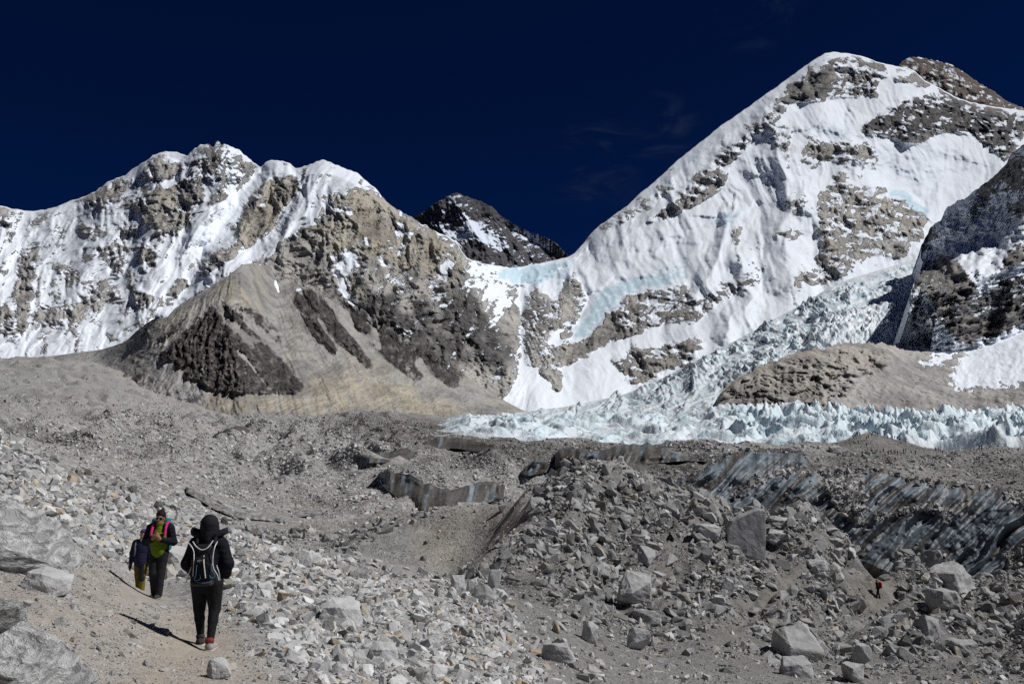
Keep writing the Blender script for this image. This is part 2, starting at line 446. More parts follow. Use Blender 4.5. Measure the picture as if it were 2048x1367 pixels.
for pts, v, sf in [
    # left massif: snow basin, bare walls
    (ZA((0, 470), (330, 500), (560, 520), (700, 700), (560, 900), (200, 960), (0, 980)), .24, 25),
    (ZA((0, 480), (90, 480), (70, 560), (0, 560)), -.35, 8),
    (ZA((790, 270), (830, 200), (900, 190), (1000, 240), (1000, 300), (900, 320), (780, 320)), -.40, 5),
    (ZA((1020, 200), (1100, 130), (1200, 105), (1330, 200), (1440, 280), (1380, 330), (1200, 340), (1020, 330)), -.06, 8),
    (ZA((700, 460), (860, 370), (950, 330), (1110, 330), (1110, 420), (1050, 520), (960, 620), (830, 610), (760, 520)), -.34, 9),
    (ZA((430, 450), (560, 350), (640, 330), (760, 310), (650, 430), (560, 480)), -.20, 8),
    (ZA((1040, 560), (1110, 500), (1180, 420), (1220, 300), (1280, 380), (1200, 450), (1120, 560), (1060, 640)), -.12, 6),
    (ZA((1340, 480), (1480, 320), (1640, 290), (1640, 380), (1540, 500), (1510, 600), (1390, 690), (1280, 720), (1300, 600)), -.42, 6),
    (ZA((1180, 720), (1290, 680), (1400, 650), (1300, 740), (1140, 830), (1060, 860)), -.30, 5),
    (ZA((180, 1020), (420, 1020), (500, 900), (640, 870), (660, 990), (520, 1040), (380, 1100), (200, 1150)), -.26, 10),
    (ZA((400, 720), (560, 690), (640, 660), (720, 700), (640, 870), (590, 860), (590, 730)), -.20, 9),
    (ZA((760, 690), (850, 650), (850, 780), (770, 830)), -.25, 8), (ZA((720, 940), (840, 890), (860, 980), (760, 1030)), -.40, 6),
    (ZA((650, 600), (760, 560), (760, 640), (660, 640)), -.15, 8), (ZA((430, 560), (510, 580), (500, 630), (440, 620)), -.3, 6),
    (ZA((230, 650), (180, 800), (170, 960), (140, 1120), (100, 1220), (90, 900), (120, 760)), -.42, 6),
    (ZA((0, 1000), (60, 1020), (70, 1140), (0, 1190)), -.35, 8), (ZA((280, 800), (420, 820), (430, 870), (380, 860)), -.25, 6),
    (ZA((930, 880), (1020, 860), (1040, 900), (950, 990), (910, 1000)), -.35, 5),
    # bare right-hand walls of the left massif
    ([(655, 430), (700, 350), (730, 370), (790, 415), (850, 452), (905, 482), (925, 520), (985, 640), (1040, 760), (1000, 800), (820, 770),
      (600, 560), (560, 545), (560, 490), (600, 460)], -.40, 8),
    ([(540, 490), (620, 480), (680, 560), (760, 640), (700, 660), (560, 600), (480, 560)], -.55, 8),
    # snow on the walls
    (ZA((1420, 280), (1430, 330), (1340, 440), (1250, 570), (1120, 700), (950, 900), (860, 960), (760, 930), (900, 740), (1040, 600), (1160, 490), (1260, 410), (1350, 340)), .55, 6),
    (ZA((1760, 250), (1740, 330), (1680, 430), (1700, 490), (1570, 630), (1460, 740), (1280, 810), (1220, 850), (990, 980), (980, 950), (1200, 820), (1340, 710), (1480, 620), (1520, 530), (1630, 400), (1700, 300)), .75, 4),
    (ZA((1430, 290), (1470, 225), (1540, 225), (1560, 290), (1480, 300)), .6, 4),
    (ZA((1640, 270), (1760, 215), (1880, 270), (1980, 310), (1900, 360), (1780, 340), (1700, 330)), .32, 8),
    (ZA((700, 290), (830, 210), (870, 175), (1000, 180), (1020, 230), (900, 195), (820, 230), (730, 310)), .6, 3),
    (ZA((880, 360), (1010, 280), (1030, 300), (930, 360)), .5, 4),
    (ZB((110, 90), (240, 50), (330, 70), (420, 120), (500, 200), (440, 190), (360, 210), (260, 200), (200, 180)), .30, 8),
    (ZB((300, 280), (420, 300), (400, 330), (310, 310)), .12, 5),
    (ZB((370, 490), (410, 500), (400, 560), (420, 600), (360, 660), (330, 600), (280, 590), (340, 560)), .35, 6),
    (ZB((290, 600), (350, 650), (380, 720), (420, 800), (390, 795), (340, 720), (310, 650)), .8, 3),
    (ZB((460, 420), (490, 470), (480, 500), (450, 470)), .3, 4), (ZB((520, 530), (570, 560), (600, 680), (570, 620)), .5, 4),
    (ZB((600, 420), (720, 340), (780, 380), (700, 440), (640, 520), (610, 560), (600, 500)), .08, 8),
    (ZB((600, 600), (680, 640), (700, 700), (640, 700), (600, 660)), .14, 8),
    (ZB((800, 660), (840, 580), (890, 530), (900, 560), (860, 640), (830, 680)), .35, 6),
    (ZB((760, 620), (850, 700), (880, 760), (860, 860), (820, 780)), .02, 8), (ZB((900, 690), (1000, 640), (980, 700)), .1, 6),
    # couloir below the col, avalanche cones
    (ZB((970, 540), (1050, 570), (1180, 590), (1240, 650), (1230, 760), (1130, 700), (1080, 620)), .15, 8),
    (ZB((1200, 780), (1260, 760), (1290, 860), (1260, 960), (1280, 1030), (1230, 1060), (1220, 950)), .62, 6),
    (ZB((1120, 680), (1180, 760), (1210, 860), (1180, 840)), .3, 5), (ZB((1290, 740), (1340, 760), (1300, 900), (1270, 930)), .25, 6),
    (ZB((1370, 910), (1400, 900), (1490, 900), (1440, 960), (1420, 1000), (1360, 990)), .6, 5),
    (ZD((0, 250), (60, 200), (90, 300), (60, 420), (0, 450)), -.45, 8),
    (ZD((140, 140), (210, 200), (280, 70), (310, 50), (335, 130), (340, 180), (290, 330), (230, 380), (110, 440), (80, 330), (100, 200)), -.24, 7),
    (ZD((330, 350), (440, 230), (480, 180), (620, 160), (650, 200), (640, 330), (500, 350), (380, 400), (250, 450), (100, 460), (120, 430), (260, 370)), -.50, 6),
    (ZD((460, 190), (620, 150), (720, 115), (780, 190), (820, 150), (1000, 90), (1060, 40), (1010, 130), (880, 190), (760, 280), (640, 330), (480, 300)), -.08, 8),
    (ZD((190, 310), (260, 300), (230, 360), (180, 370)), .5, 5),
    (ZD((300, 60), (700, 50), (740, 100), (600, 150), (500, 165), (440, 225), (380, 290), (350, 335), (290, 350), (280, 320), (340, 230), (355, 180), (310, 120)), .8, 4),
    (ZD((0, 62), (60, 62), (200, 38), (300, 25), (330, 40), (270, 75), (210, 100), (140, 140), (60, 130), (0, 110)), .8, 3),
    (ZD((190, 130), (220, 80), (290, 60), (280, 90), (220, 180), (200, 180)), .6, 4),
    (ZD((40, 560), (95, 460), (140, 460), (200, 510), (260, 580), (60, 612), (30, 600)), .9, 3),
    (ZD((215, 500), (300, 440), (390, 375), (450, 350), (520, 330), (640, 290), (730, 280), (770, 320), (700, 350), (560, 380), (480, 420), (400, 450), (510, 540), (440, 580), (240, 590), (230, 540)), .45, 5),
    (ZD((430, 430), (480, 400), (620, 370), (770, 350), (810, 370), (740, 440), (620, 490), (520, 535), (480, 470)), -.26, 6),
    (ZD((140, 470), (220, 455), (240, 480), (230, 560), (180, 500)), -.6, 5),
    (ZD((760, 150), (800, 40), (850, 0), (900, 40), (860, 110), (780, 190)), .8, 5),
    (ZD((900, 270), (930, 200), (1000, 140), (1060, 130), (1120, 180), (1100, 240), (960, 330), (860, 370), (800, 390), (830, 340)), .7, 6),
    # high peak: bare rock
    (ZC((1000, 260), (1040, 190), (1130, 140), (1210, 85), (1260, 68), (1300, 90), (1250, 130), (1220, 200), (1210, 260), (1130, 280), (1060, 285)), -.50, 5),
    (ZC((1230, 75), (1320, 70), (1440, 95), (1470, 140), (1420, 190), (1420, 250), (1300, 265), (1200, 250), (1230, 150)), -.10, 6),
    (ZC((1000, 250), (1030, 290), (930, 380), (860, 450), (780, 530), (750, 620), (660, 710), (540, 760), (400, 835), (390, 810), (500, 720), (560, 650), (680, 550), (730, 490), (860, 390), (960, 300)), -.14, 6),
    (ZC((540, 690), (640, 640), (760, 590), (740, 650), (640, 710), (550, 740)), -.4, 4),
    (ZC((180, 850), (260, 770), (420, 690), (540, 590), (560, 620), (420, 740), (300, 800)), -.02, 6),
    (ZC((940, 360), (1000, 420), (1040, 380), (1060, 440), (1020, 540), (980, 480)), -.08, 5),
    (ZC((1330, 370), (1450, 290), (1560, 245), (1700, 235), (1850, 280), (2080, 340), (2030, 430), (1965, 530), (1850, 440), (1700, 395), (1570, 460), (1450, 420), (1380, 415)), -.27, 7),
    (ZC((1480, 150), (1580, 130), (1690, 185), (1600, 205), (1500, 190)), -.22, 5),
    (ZC((1680, 190), (1760, 220), (1770, 270), (1690, 240)), -.35, 5),
    (ZC((1080, 440), (1250, 430), (1420, 460), (1410, 545), (1250, 520), (1100, 540)), -.16, 8),
    (ZC((1150, 690), (1250, 560), (1330, 640), (1430, 640), (1600, 740), (1620, 850), (1500, 945), (1380, 925), (1250, 1040), (1060, 1060), (1040, 1030), (1160, 950), (1170, 800)), -.12, 9),
    (ZC((1180, 720), (1290, 780), (1350, 900), (1250, 1030), (1160, 960), (1170, 820)), -.22, 6),
    (ZC((1430, 690), (1520, 690), (1620, 770), (1600, 830), (1480, 770)), -.26, 5), (ZC((1460, 850), (1540, 840), (1530, 930), (1470, 950)), -.3, 5),
    (ZC((960, 830), (1090, 810), (1080, 850), (980, 860)), -.1, 6), (ZC((780, 820), (830, 790), (800, 900), (840, 960), (820, 1010), (790, 900)), -.2, 5),
    (ZC((1040, 600), (1110, 600), (1110, 760), (1050, 740)), -.05, 6),
    # high peak: smooth snow
    (ZC((1030, 280), (1200, 265), (1430, 250), (1460, 300), (1330, 365), (1100, 350), (1040, 330)), .9, 5),
    (ZC((1420, 190), (1570, 190), (1560, 240), (1440, 290)), .9, 5),
    (ZC((1420, 420), (1560, 470), (1700, 410), (1830, 420), (1960, 535), (1700, 700), (1640, 730), (1500, 650), (1440, 560)), .95, 6),
    (ZC((640, 1100), (620, 1050), (700, 940), (770, 840), (800, 900), (790, 1000)), .8, 5),
    (ZC((100, 930), (300, 820), (460, 800), (640, 720), (800, 620), (900, 580), (900, 700), (700, 830), (640, 900), (450, 1000), (250, 960)), .85, 8),
    (ZC((880, 620), (960, 570), (1040, 580), (1090, 640), (1040, 680), (930, 640)), .8, 6), (ZC((940, 480), (980, 460), (1020, 540), (960, 570)), .8, 5),
    (ZC((1040, 440), (1090, 360), (1110, 420), (1060, 520), (1030, 500)), .7, 5)]:
    bias1.poly(pts, v, sf)
for pts, v, sf in [
    (ZC((1000, 250), (1210, 85), (1260, 68), (1440, 95), (1470, 140), (1400, 250), (1200, 270), (1060, 285)), .55, 6),
    (ZC((1330, 370), (1450, 290), (1560, 245), (1700, 235), (1850, 280), (2080, 340), (2030, 430), (1965, 530), (1850, 440), (1700, 395), (1570, 460), (1450, 420)), .95, 8),  # dark rock, deepened further to carry the broad shade there
    (ZC((390, 830), (560, 640), (760, 500), (960, 300), (1030, 290), (860, 450), (750, 620), (540, 760)), .35, 6),
    (ZA((1020, 200), (1200, 105), (1330, 200), (1440, 280), (1380, 330), (1200, 440), (1060, 640), (1030, 560), (1120, 400), (1020, 330)), .42, 8),
    (ZB((480, 780), (500, 715), (530, 740), (600, 720), (650, 830), (740, 920), (850, 900), (880, 960), (940, 1030), (930, 1190), (880, 1190), (800, 1140), (720, 1010), (740, 990), (600, 900), (520, 880)), .75, 4),
    (ZB((700, 740), (740, 735), (780, 780), (840, 890), (760, 870), (700, 830)), .8, 3),
    (ZB((870, 690), (950, 650), (1000, 720), (1080, 830), (1180, 920), (1220, 1040), (1200, 1100), (1040, 1100), (960, 1000), (880, 900), (870, 800)), .62, 6),
    (ZB((1080, 700), (1130, 720), (1160, 800), (1120, 830)), .7, 4), (ZB((400, 420), (440, 420), (520, 560), (560, 660), (520, 660), (470, 560)), .5, 5),
    (ZB((1290, 770), (1340, 750), (1385, 800), (1370, 900), (1330, 930), (1340, 860)), .7, 4),
    (ZB((880, 560), (910, 560), (900, 660), (870, 640)), .6, 4),
    (ZD((330, 340), (440, 230), (620, 150), (860, 110), (1060, 40), (1000, 140), (760, 280), (500, 350), (250, 440)), .42, 8),
    (ZD((440, 430), (620, 370), (790, 350), (740, 440), (620, 490), (520, 535)), .4, 8),
    (ZF((260, 830), (390, 740), (500, 760), (600, 960), (440, 1060)), .0, 5)]:
    dark1.poly(pts, v, sf)
for pts, v, sf in [
    ([(655, 430), (700, 360), (790, 415), (905, 482), (930, 560), (880, 560), (760, 520), (660, 500), (600, 480)], .95, 10),
    (ZA((1340, 480), (1480, 320), (1640, 290), (1640, 380), (1540, 500), (1510, 600), (1390, 690), (1280, 720)), .85, 8),
    (ZA((760, 680), (850, 650), (850, 780), (770, 830)), .9, 8), (ZA((700, 460), (950, 330), (1110, 330), (1110, 420), (960, 620), (830, 610)), .6, 9),
    (ZA((430, 450), (640, 330), (760, 310), (650, 430)), .7, 8), (ZD((440, 430), (790, 350), (740, 440), (520, 535)), .7, 8),
    (ZB((340, 640), (470, 700), (480, 780), (380, 740)), .9, 6), (ZB((870, 1090), (940, 1070), (920, 1200), (880, 1190)), .9, 4),
    (ZC((1060, 440), (1430, 460), (1620, 750), (1500, 940), (1250, 1040), (1040, 1030), (1170, 700)), .55, 12)]:
    tan1.poly(pts, v, sf)
for pts, v, sf in [
    (ZD((0, 70), (60, 70), (200, 48), (295, 38), (280, 70), (205, 100), (140, 142), (60, 132), (0, 112)), 1.0, 4),
    (ZD((195, 130), (230, 80), (285, 65), (270, 100), (210, 180)), .55, 5),
    (ZD((390, 165), (500, 105), (600, 95), (720, 60), (735, 105), (600, 150), (500, 168), (440, 228), (380, 295), (350, 340), (290, 352), (280, 320), (345, 230)), .85, 6),
    (ZC((1080, 370), (1180, 370), (1300, 380), (1310, 420), (1240, 425), (1120, 400)), .6, 6), (ZC((690, 780), (760, 740), (850, 730), (780, 790), (740, 820)), .8, 5),
    (ZC((1440, 640), (1530, 650), (1600, 700), (1640, 740), (1640, 800), (1560, 740), (1490, 680)), .9, 5),
    (ZC((1460, 520), (1560, 540), (1900, 560), (1700, 640), (1500, 600)), .22, 14), (ZC((540, 540), (640, 490), (670, 500), (570, 560)), .5, 5),
    (ZA((0, 560), (80, 560), (130, 630), (60, 640), (0, 620)), .4, 10), (ZA((170, 630), (250, 620), (240, 660), (180, 660)), .6, 6),
    (ZC((440, 980), (620, 900), (640, 960), (560, 1010)), .4, 8)]:
    ice1.poly(pts, v, sf)
def masks1(PX, PY, Y, nz):
    w = west(PX, PY)
    wx, wy = fbm(PX / 26, PY / 26, 51, 4) * 7, fbm(PX / 26, PY / 26, 61, 4) * 7
    qx, qy = PX + wx, PY + wy
    a, b = relief1(PX, PY)
    fall = (PX + .55 * PY) * (1 - w) + (PX - .3 * PY) * w
    streak = fbm(fall / 13, PY / 60, 71, 4, .6)
    ledge = fbm(PX / 42, (PY + PX * .15) / 7, 81, 3, .6)
    patch = fbm(PX / 34, PY / 24, 91, 5, .58)
    nzs = sum(np.roll(np.roll(nz, i, 0), j, 1) for i in (-6, -2, 2, 6) for j in (-8, -3, 3, 8)) / 16
    ledgy = np.clip(nz - nzs, -.35, .35)
    S = bias1.at(qx, qy) * .86 + .08 + .03 * w + .10 * streak + .08 * ledge + .24 * patch + .04 * fbm(PX / 8, PY / 6, 96, 3, .6) - .004 * (a - 8) + .85 * ledgy + w * .26 * fbm((PX + .9 * PY) / 38, (PY - .45 * PX) / 10, 98, 3, .55) * (.3 + .7 * smooth(.45, .0, bias1.at(qx, qy)))
    sn = np.clip(.5 + 1.25 * S, 0, 1)
    top = np.clip((PY - top1(PX)) / 5.0, 0, 1)
    snowy_top = 1 - smooth(575, 600, PX) * (1 - smooth(600, 640, PX)) - smooth(745, 770, PX) * (1 - smooth(860, 875, PX)) \
        - smooth(404, 425, PX) * (1 - smooth(440, 450, PX))
    sn = np.maximum(sn, (1 - top) * np.clip(snowy_top, 0, 1))
    ic = ice1.at(qx, qy) * (.75 + .5 * perlin(PX / 9, PY / 6, 101))
    dk = np.clip(dark1.at(qx, qy) * (1.15 + .5 * patch), 0, 1)
    tn = np.clip(tan1.at(qx, qy) * (.8 + .6 * fbm(PX / 40, PY / 40, 111, 3)), 0, 1)
    return np.stack([sn, np.clip(ic, 0, 1), np.clip(dk, 0, 1), tn], -1)
mat_massif = mountain_material('snowy_rock_face', (0.43, 0.42, 0.405), (0.48, 0.435, 0.355), (0.055, 0.052, 0.052), 0.9)
# --- dark peak far behind the col, and the rocky summit behind the high peak
sky3 = curve([(700, 500), (800, 450), (840, 428), (870, 406), (890, 396), (905, 387), (914, 385), (930, 392), (960, 402), (985, 414), (1000, 430), (1030, 450),
              (1060, 465), (1090, 474), (1112, 486), (1130, 505), (1150, 520), (1250, 580)])
b3 = Paint(-.12)
for pts, v in [(ZB((760, 370), (900, 240), (940, 240), (900, 300), (830, 380)), .05), (ZB((830, 400), (920, 330), (1000, 320), (1100, 400), (1190, 470), (1180, 500), (1100, 500), (1000, 440), (950, 470), (860, 410)), .6),
               (ZB((860, 400), (910, 340), (960, 360), (950, 390), (880, 410)), -.6), (ZB((1160, 350), (1300, 440), (1350, 480), (1240, 450), (1180, 400)), .25),
               (ZB((880, 240), (940, 240), (1050, 340), (1120, 420), (1060, 400), (940, 310)), -.02), (ZB((960, 540), (1000, 450), (1100, 520), (1240, 580), (1000, 560)), -.55)]:
    b3.poly(pts, v, 5)
def depth3(PX, PY, T):
    Y = 6900 - 900 * T
    r = (np.abs(PX - 915 - (PY - 386) * .3)) * -2.2
    return Y - (r + ridged((PX - .5 * PY) / 60, PY / 120, 211, 5) * 60 + fbm(PX / 20, PY / 16, 221, 4) * 30) * np.clip(T * 8 + .2, .1, 1)
def masks3(PX, PY, Y, nz):
    n = fbm(PX / 14, PY / 10, 231, 5, .6)
    st = fbm(PX / 40, (PY + .4 * PX) / 5, 241, 3)
    sn = np.clip(.5 + 1.2 * (b3.at(PX + n * 5, PY + n * 5) + .22 * n + .14 * st + 1.2 * (nz - nz.mean()) - .05), 0, 1)
    return np.stack([sn, 0 * sn, np.full_like(sn, .78), np.full_like(sn, .25)], -1)
mat_far = mountain_material('dark_peak_rock', (0.18, 0.18, 0.19), (0.20, 0.17, 0.16), (0.040, 0.040, 0.046), 0.4, (0.66, 0.72, 0.82))
o = sheet('dark_mountain', np.linspace(720, 1240, 400), lambda p: sky3(p) + perlin(p / 7, p * 0, 4) * 2, lambda p: p * 0 + 600, 140, depth3, masks3, mat_far)
tag(o[0], 'dark pointed peak seen far behind the snowy col', kind='structure')
sky4 = curve([(1700, 200), (1780, 150), (1805, 122), (1818, 115), (1835, 114), (1860, 119), (1900, 128), (1930, 146), (1958, 166), (1990, 184), (2012, 202), (2042, 214), (2110, 255), (2300, 330)])
def masks4(PX, PY, Y, nz):
    n = fbm(PX / 12, PY / 9, 331, 5, .6)
    st = fbm(PX / 40, (PY - .25 * PX) / 4.5, 341, 3)
    sn = np.clip(.5 + 1.2 * (-.05 + .30 * n + .26 * st), 0, 1)
    return np.stack([sn, 0 * sn, np.full_like(sn, .45), np.full_like(sn, .7)], -1)
def depth4(PX, PY, T):
    return 7600 - 1000 * T - (ridged((PX + .5 * PY) / 60, PY / 120, 311, 5) * 50 + fbm(PX / 20, PY / 14, 321, 4) * 35) * np.clip(T * 8 + .2, .1, 1)
o = sheet('rocky_mountain', np.linspace(1700, 2300, 300), lambda p: sky4(p) + perlin(p / 6, p * 0, 8) * 2.2, lambda p: p * 0 + 400, 110, depth4, masks4,
          mountain_material('brown_summit_rock', (0.20, 0.17, 0.15), (0.27, 0.20, 0.15), (0.06, 0.05, 0.05), 0.4, (0.75, 0.77, 0.80)))
tag(o[0], 'banded brown rock summit peeping over the right shoulder of the snow mountain', kind='structure')

# --- dark spur and scree slopes in front of the left massif
sky2_raw = curve([(-500, 700), (-200, 712), (0, 716), (60, 717), (130, 708), (200, 699), (225, 692), (250, 683), (275, 660), (300, 642), (316, 632), (322, 636), (335, 634), (350, 616),
    (380, 596), (420, 575), (437, 563), (440, 551), (443, 556), (458, 551), (460, 541), (463, 546), (475, 536), (483, 529), (500, 527), (520, 524), (545, 530), (568, 540),
    (600, 556), (650, 582), (700, 618), (760, 662), (830, 708), (900, 745), (950, 765), (990, 788), (1030, 812), (1060, 826)])
def sky2(p):
    p = np.asarray(p, float); k = smooth(500, 560, p) * (1 - smooth(980, 1040, p))
    return sky2_raw(p) - k * (np.abs(perlin(p / 30, p * 0 + .5, 471)) * 60 + np.abs(perlin(p / 12, p * 0 + .2, 473)) * 18)
def base1(px, py):
    t = (py - softcurve([(q, sky1(q)) for q in range(-500, 2500, 20)], 40)(px)) / (bot1(px) - sky1(px))
    return ytop1(px) + (ybot1(px) - ytop1(px)) * t
bot2 = softcurve([(-500, 800), (0, 790), (200, 815), (300, 832), (400, 842), (600, 840), (800, 840), (950, 838), (1010, 834), (1060, 830)])
ytop2 = softcurve([(-500, 2150), (0, 2150), (200, 2050), (250, 1900), (330, 1750), (460, 1900), (520, 2100), (568, 2300), (650, 2430), (760, 2330), (900, 2170), (1060, 2120)], 25)
ybot2 = softcurve([(-500, 1250), (0, 1300), (200, 1330), (400, 1270), (600, 1250), (800, 1330), (1000, 1500), (1060, 1650)])
rel2 = Paint(0)
for pts, amp, a, b in [([(460, 545), (430, 612), (400, 680), (350, 760)], 26, 120, 120), ([(430, 612), (470, 700), (560, 790)], 25, 80, 80),
    ([(720, 600), (780, 680), (860, 760)], 20, 40, 40), ([(600, 600), (660, 680), (720, 740)], 25, 40, 40), ([(568, 482), (600, 560), (640, 680)], -20, 60, 60),
    ([(740, 590), (800, 660), (900, 765)], 40, 26, 30), ([(755, 650), (820, 730), (850, 760)], 28, 22, 24), ([(720, 625), (735, 660)], 25, 18, 20), ([(660, 610), (700, 665), (728, 715)], 25, 14, 18)]:
    rel2.line(pts, amp, a, b)
d2 = Paint(0); t2 = Paint(.24); s2 = Paint(-1.0); l2 = Paint(0)
for pts, v, sf in [
    (ZE((890, 435), (960, 540), (1060, 640), (1160, 760), (1250, 700), (1330, 760), (1440, 880), (1540, 1020), (1600, 1050), (1580, 1100), (1480, 1125), (1200, 1120), (860, 1090), (790, 1020), (680, 1000), (650, 960), (760, 870), (570, 930), (590, 850), (430, 880), (480, 800), (640, 660), (760, 560)), .92, 3),
    (ZE((930, 380), (1060, 470), (1180, 560), (1280, 690), (1200, 690), (1060, 560), (960, 450)), .8, 3), (ZE((1000, 390), (1220, 480), (1340, 560), (1410, 640), (1430, 760), (1300, 650), (1180, 540)), .6, 4),
    (ZE((1040, 230), (1100, 200), (1160, 330), (1120, 300)), .35, 5), (ZE((280, 690), (400, 540), (450, 515), (475, 545), (400, 640), (300, 720)), .6, 4),
    (ZE((440, 690), (560, 600), (700, 480), (715, 500), (600, 640), (480, 720)), .6, 5), (ZE((190, 880), (330, 760), (430, 680), (440, 720), (330, 810), (220, 880)), .45, 5),
    (ZE((220, 1000), (330, 950), (370, 930), (330, 1010), (300, 1090), (235, 1130), (225, 1040)), .6, 4), (ZE((80, 900), (110, 900), (105, 930), (85, 925)), .7, 2),
    (ZE((1520, 340), (1580, 330), (1640, 440), (1690, 560), (1750, 660), (1740, 750), (1690, 680), (1600, 540)), .85, 3),
    (ZE((1630, 330), (1720, 350), (1830, 480), (1870, 600), (1953, 700), (1953, 770), (1790, 640), (1770, 520), (1680, 430)), .8, 3),
    (ZE((1700, 110), (1800, 130), (1840, 220), (1900, 380), (1920, 450), (1850, 340), (1780, 220)), .6, 4),
    (ZB((100, 730), (150, 700), (240, 760), (300, 870), (400, 960), (450, 1060), (300, 970), (250, 860), (180, 850), (240, 930), (200, 930), (130, 810)), .8, 3),
    (ZB((480, 780), (500, 715), (530, 740), (600, 720), (650, 830), (740, 920), (850, 900), (880, 960), (940, 1030), (930, 1190), (880, 1190), (800, 1140), (720, 1010), (740, 990), (600, 900), (520, 880)), .8, 4),
    (ZB((520, 880), (600, 950), (680, 1060), (760, 1160), (700, 1160), (590, 1080), (440, 950), (540, 1000)), .8, 4),
    (ZB((400, 810), (460, 805), (490, 880), (480, 940), (420, 890)), .9, 3),
    (ZB((960, 1000), (1040, 1100), (1200, 1100), (1230, 1030), (1100, 960)), .45, 6)]:
    d2.poly(pts, v, sf)
for pts, v, sf in [
    (ZE((905, 430), (950, 470), (1060, 620), (1050, 640), (990, 560)), 0, 1.2), (ZE((1060, 760), (1130, 800), (1240, 960), (1350, 1090), (1310, 1080), (1180, 920), (1080, 820)), .1, 2),
    (ZE((1080, 520), (1180, 570), (1330, 700), (1430, 800), (1420, 830), (1300, 720), (1150, 590)), .1, 2), (ZE((760, 800), (860, 820), (1000, 900), (900, 920), (780, 860)), .55, 6)]:
    d2.poly(pts, v, sf)
for pts, v, sf in [
    (ZE((850, 410), (930, 240), (1020, 190), (1150, 380), (1260, 480), (1050, 420), (940, 360)), .75, 6), (ZE((1160, 230), (1280, 260), (1300, 330), (1180, 290)), .8, 8),
    (ZE((480, 700), (860, 400), (900, 300), (700, 380), (420, 600), (220, 880), (300, 900)), .55, 8),
    (ZE((830, 1100), (1000, 1120), (1500, 1130), (1620, 1060), (1640, 1010), (1953, 1020), (1953, 1280), (700, 1290), (830, 1200)), .9, 8), (ZE((1620, 1010), (1953, 1000), (1953, 1260), (1800, 1200)), 1.0, 8),
    (ZB((160, 1180), (400, 1160), (700, 1180), (740, 1250), (1000, 1290), (900, 1340), (200, 1330)), 1.0, 8), (ZB((330, 990), (560, 1080), (620, 1180), (480, 1180), (380, 1100)), .65, 8),
    (ZB((640, 780), (760, 920), (860, 960), (700, 900)), .8, 8), (ZA((480, 1080), (600, 1060), (680, 1010), (700, 1060), (600, 1100)), .6, 4),
    ([(-500, 705), (230, 690), (260, 740), (230, 830), (-500, 840)], .18, 12)]:
    t2.poly(pts, v, sf)
for pts, v, sf in [
    (ZE((1340, 230), (1380, 220), (1420, 350), (1390, 340), (1360, 270)), .6, 2), (ZE((1430, 250), (1500, 250), (1470, 290)), .5, 3), (ZE((1500, 240), (1640, 320), (1530, 360)), .0, 5),
    (ZE((1040, 130), (1250, 100), (1340, 60), (1500, 90), (1480, 140), (1200, 150)), .05, 5), (ZE((1240, 380), (1500, 380), (1480, 410)), -.3, 5),
    (ZB((290, 600), (350, 650), (380, 720), (420, 800), (390, 795), (340, 720), (310, 650)), .8, 3)]:
    s2.poly(pts, v, sf)
l2.poly(ZE((480, 1290), (480, 1200), (560, 1090), (700, 1080), (800, 1060), (830, 1120), (800, 1220), (640, 1290)), 1, 6)
for pts, w_ in (([(598, 596), (640, 660), (668, 700)], 10), ([(622, 588), (690, 672), (738, 728)], 13), ([(700, 612), (722, 655)], 11), ([(738, 600), (775, 660), (830, 715)], 15), ([(768, 604), (840, 690), (905, 762)], 16),
               ([(832, 612), (858, 665)], 12), ([(880, 596), (905, 665), (935, 725)], 15), ([(912, 604), (965, 700), (1002, 742)], 16), ([(935, 584), (990, 690)], 13), ([(655, 560), (690, 610)], 8), ([(720, 560), (745, 600)], 8)):
    d2.line(pts, .95, w_, w_); dark1.line(pts, .8, w_, w_); rel2.line(pts, 22, w_ * 1.3, w_ * 1.3)
d2.f = np.clip(d2.f, 0, 1); dark1.f = np.clip(dark1.f, 0, 1)
def depth2(PX, PY, T):
    k = smooth(480, 560, PX)
    tp_ = softcurve([(q, float(sky2_raw(q))) for q in range(-500, 1100, 10)], 20)(PX)
    yt = ytop2(PX) * (1 - k) + base1(PX, tp_) * k
    T2 = (PY - tp_) / (bot2(PX) - tp_)
    Yr = np.where(T2 < 0, base1(PX, PY), yt + (ybot2(PX) - yt) * np.clip(T2, 0, 1) ** .95) + 4
    Y = (yt + (ybot2(PX) - yt) * np.clip(T, 0, 1) ** .9) * (1 - k) + Yr * k
    dk = d2.at(PX, PY)
    wx = fbm(PX / 60, PY / 60, 440, 3) * 8
    fan, rad = np.arctan2(PX - 470, PY - 430) * 260 + wx, np.hypot(PX - 470, PY - 430)      # gullies fan out from the spur
    g = ridged(fan / 22, rad / 150, 411, 4, .55) * (7 + 7 * smooth(.2, .6, dk)) + ridged(fan / 7, rad / 60, 413, 3) * 1.6 + ridged(PX / 15, PY / 18, 421, 5, .6) * 7 * smooth(.2, .7, dk) + fbm(PX / 17, PY / 14, 423, 5, .6) * 3 + dk * 5
    foot = fbm((PX - .3 * PY) / 13, PY / 90, 431, 3) * 5 * smooth(740, 800, PY)
    return Y - (rel2.at(PX, PY) + g + foot) * np.clip(T * 10 + .2, .1, 1)
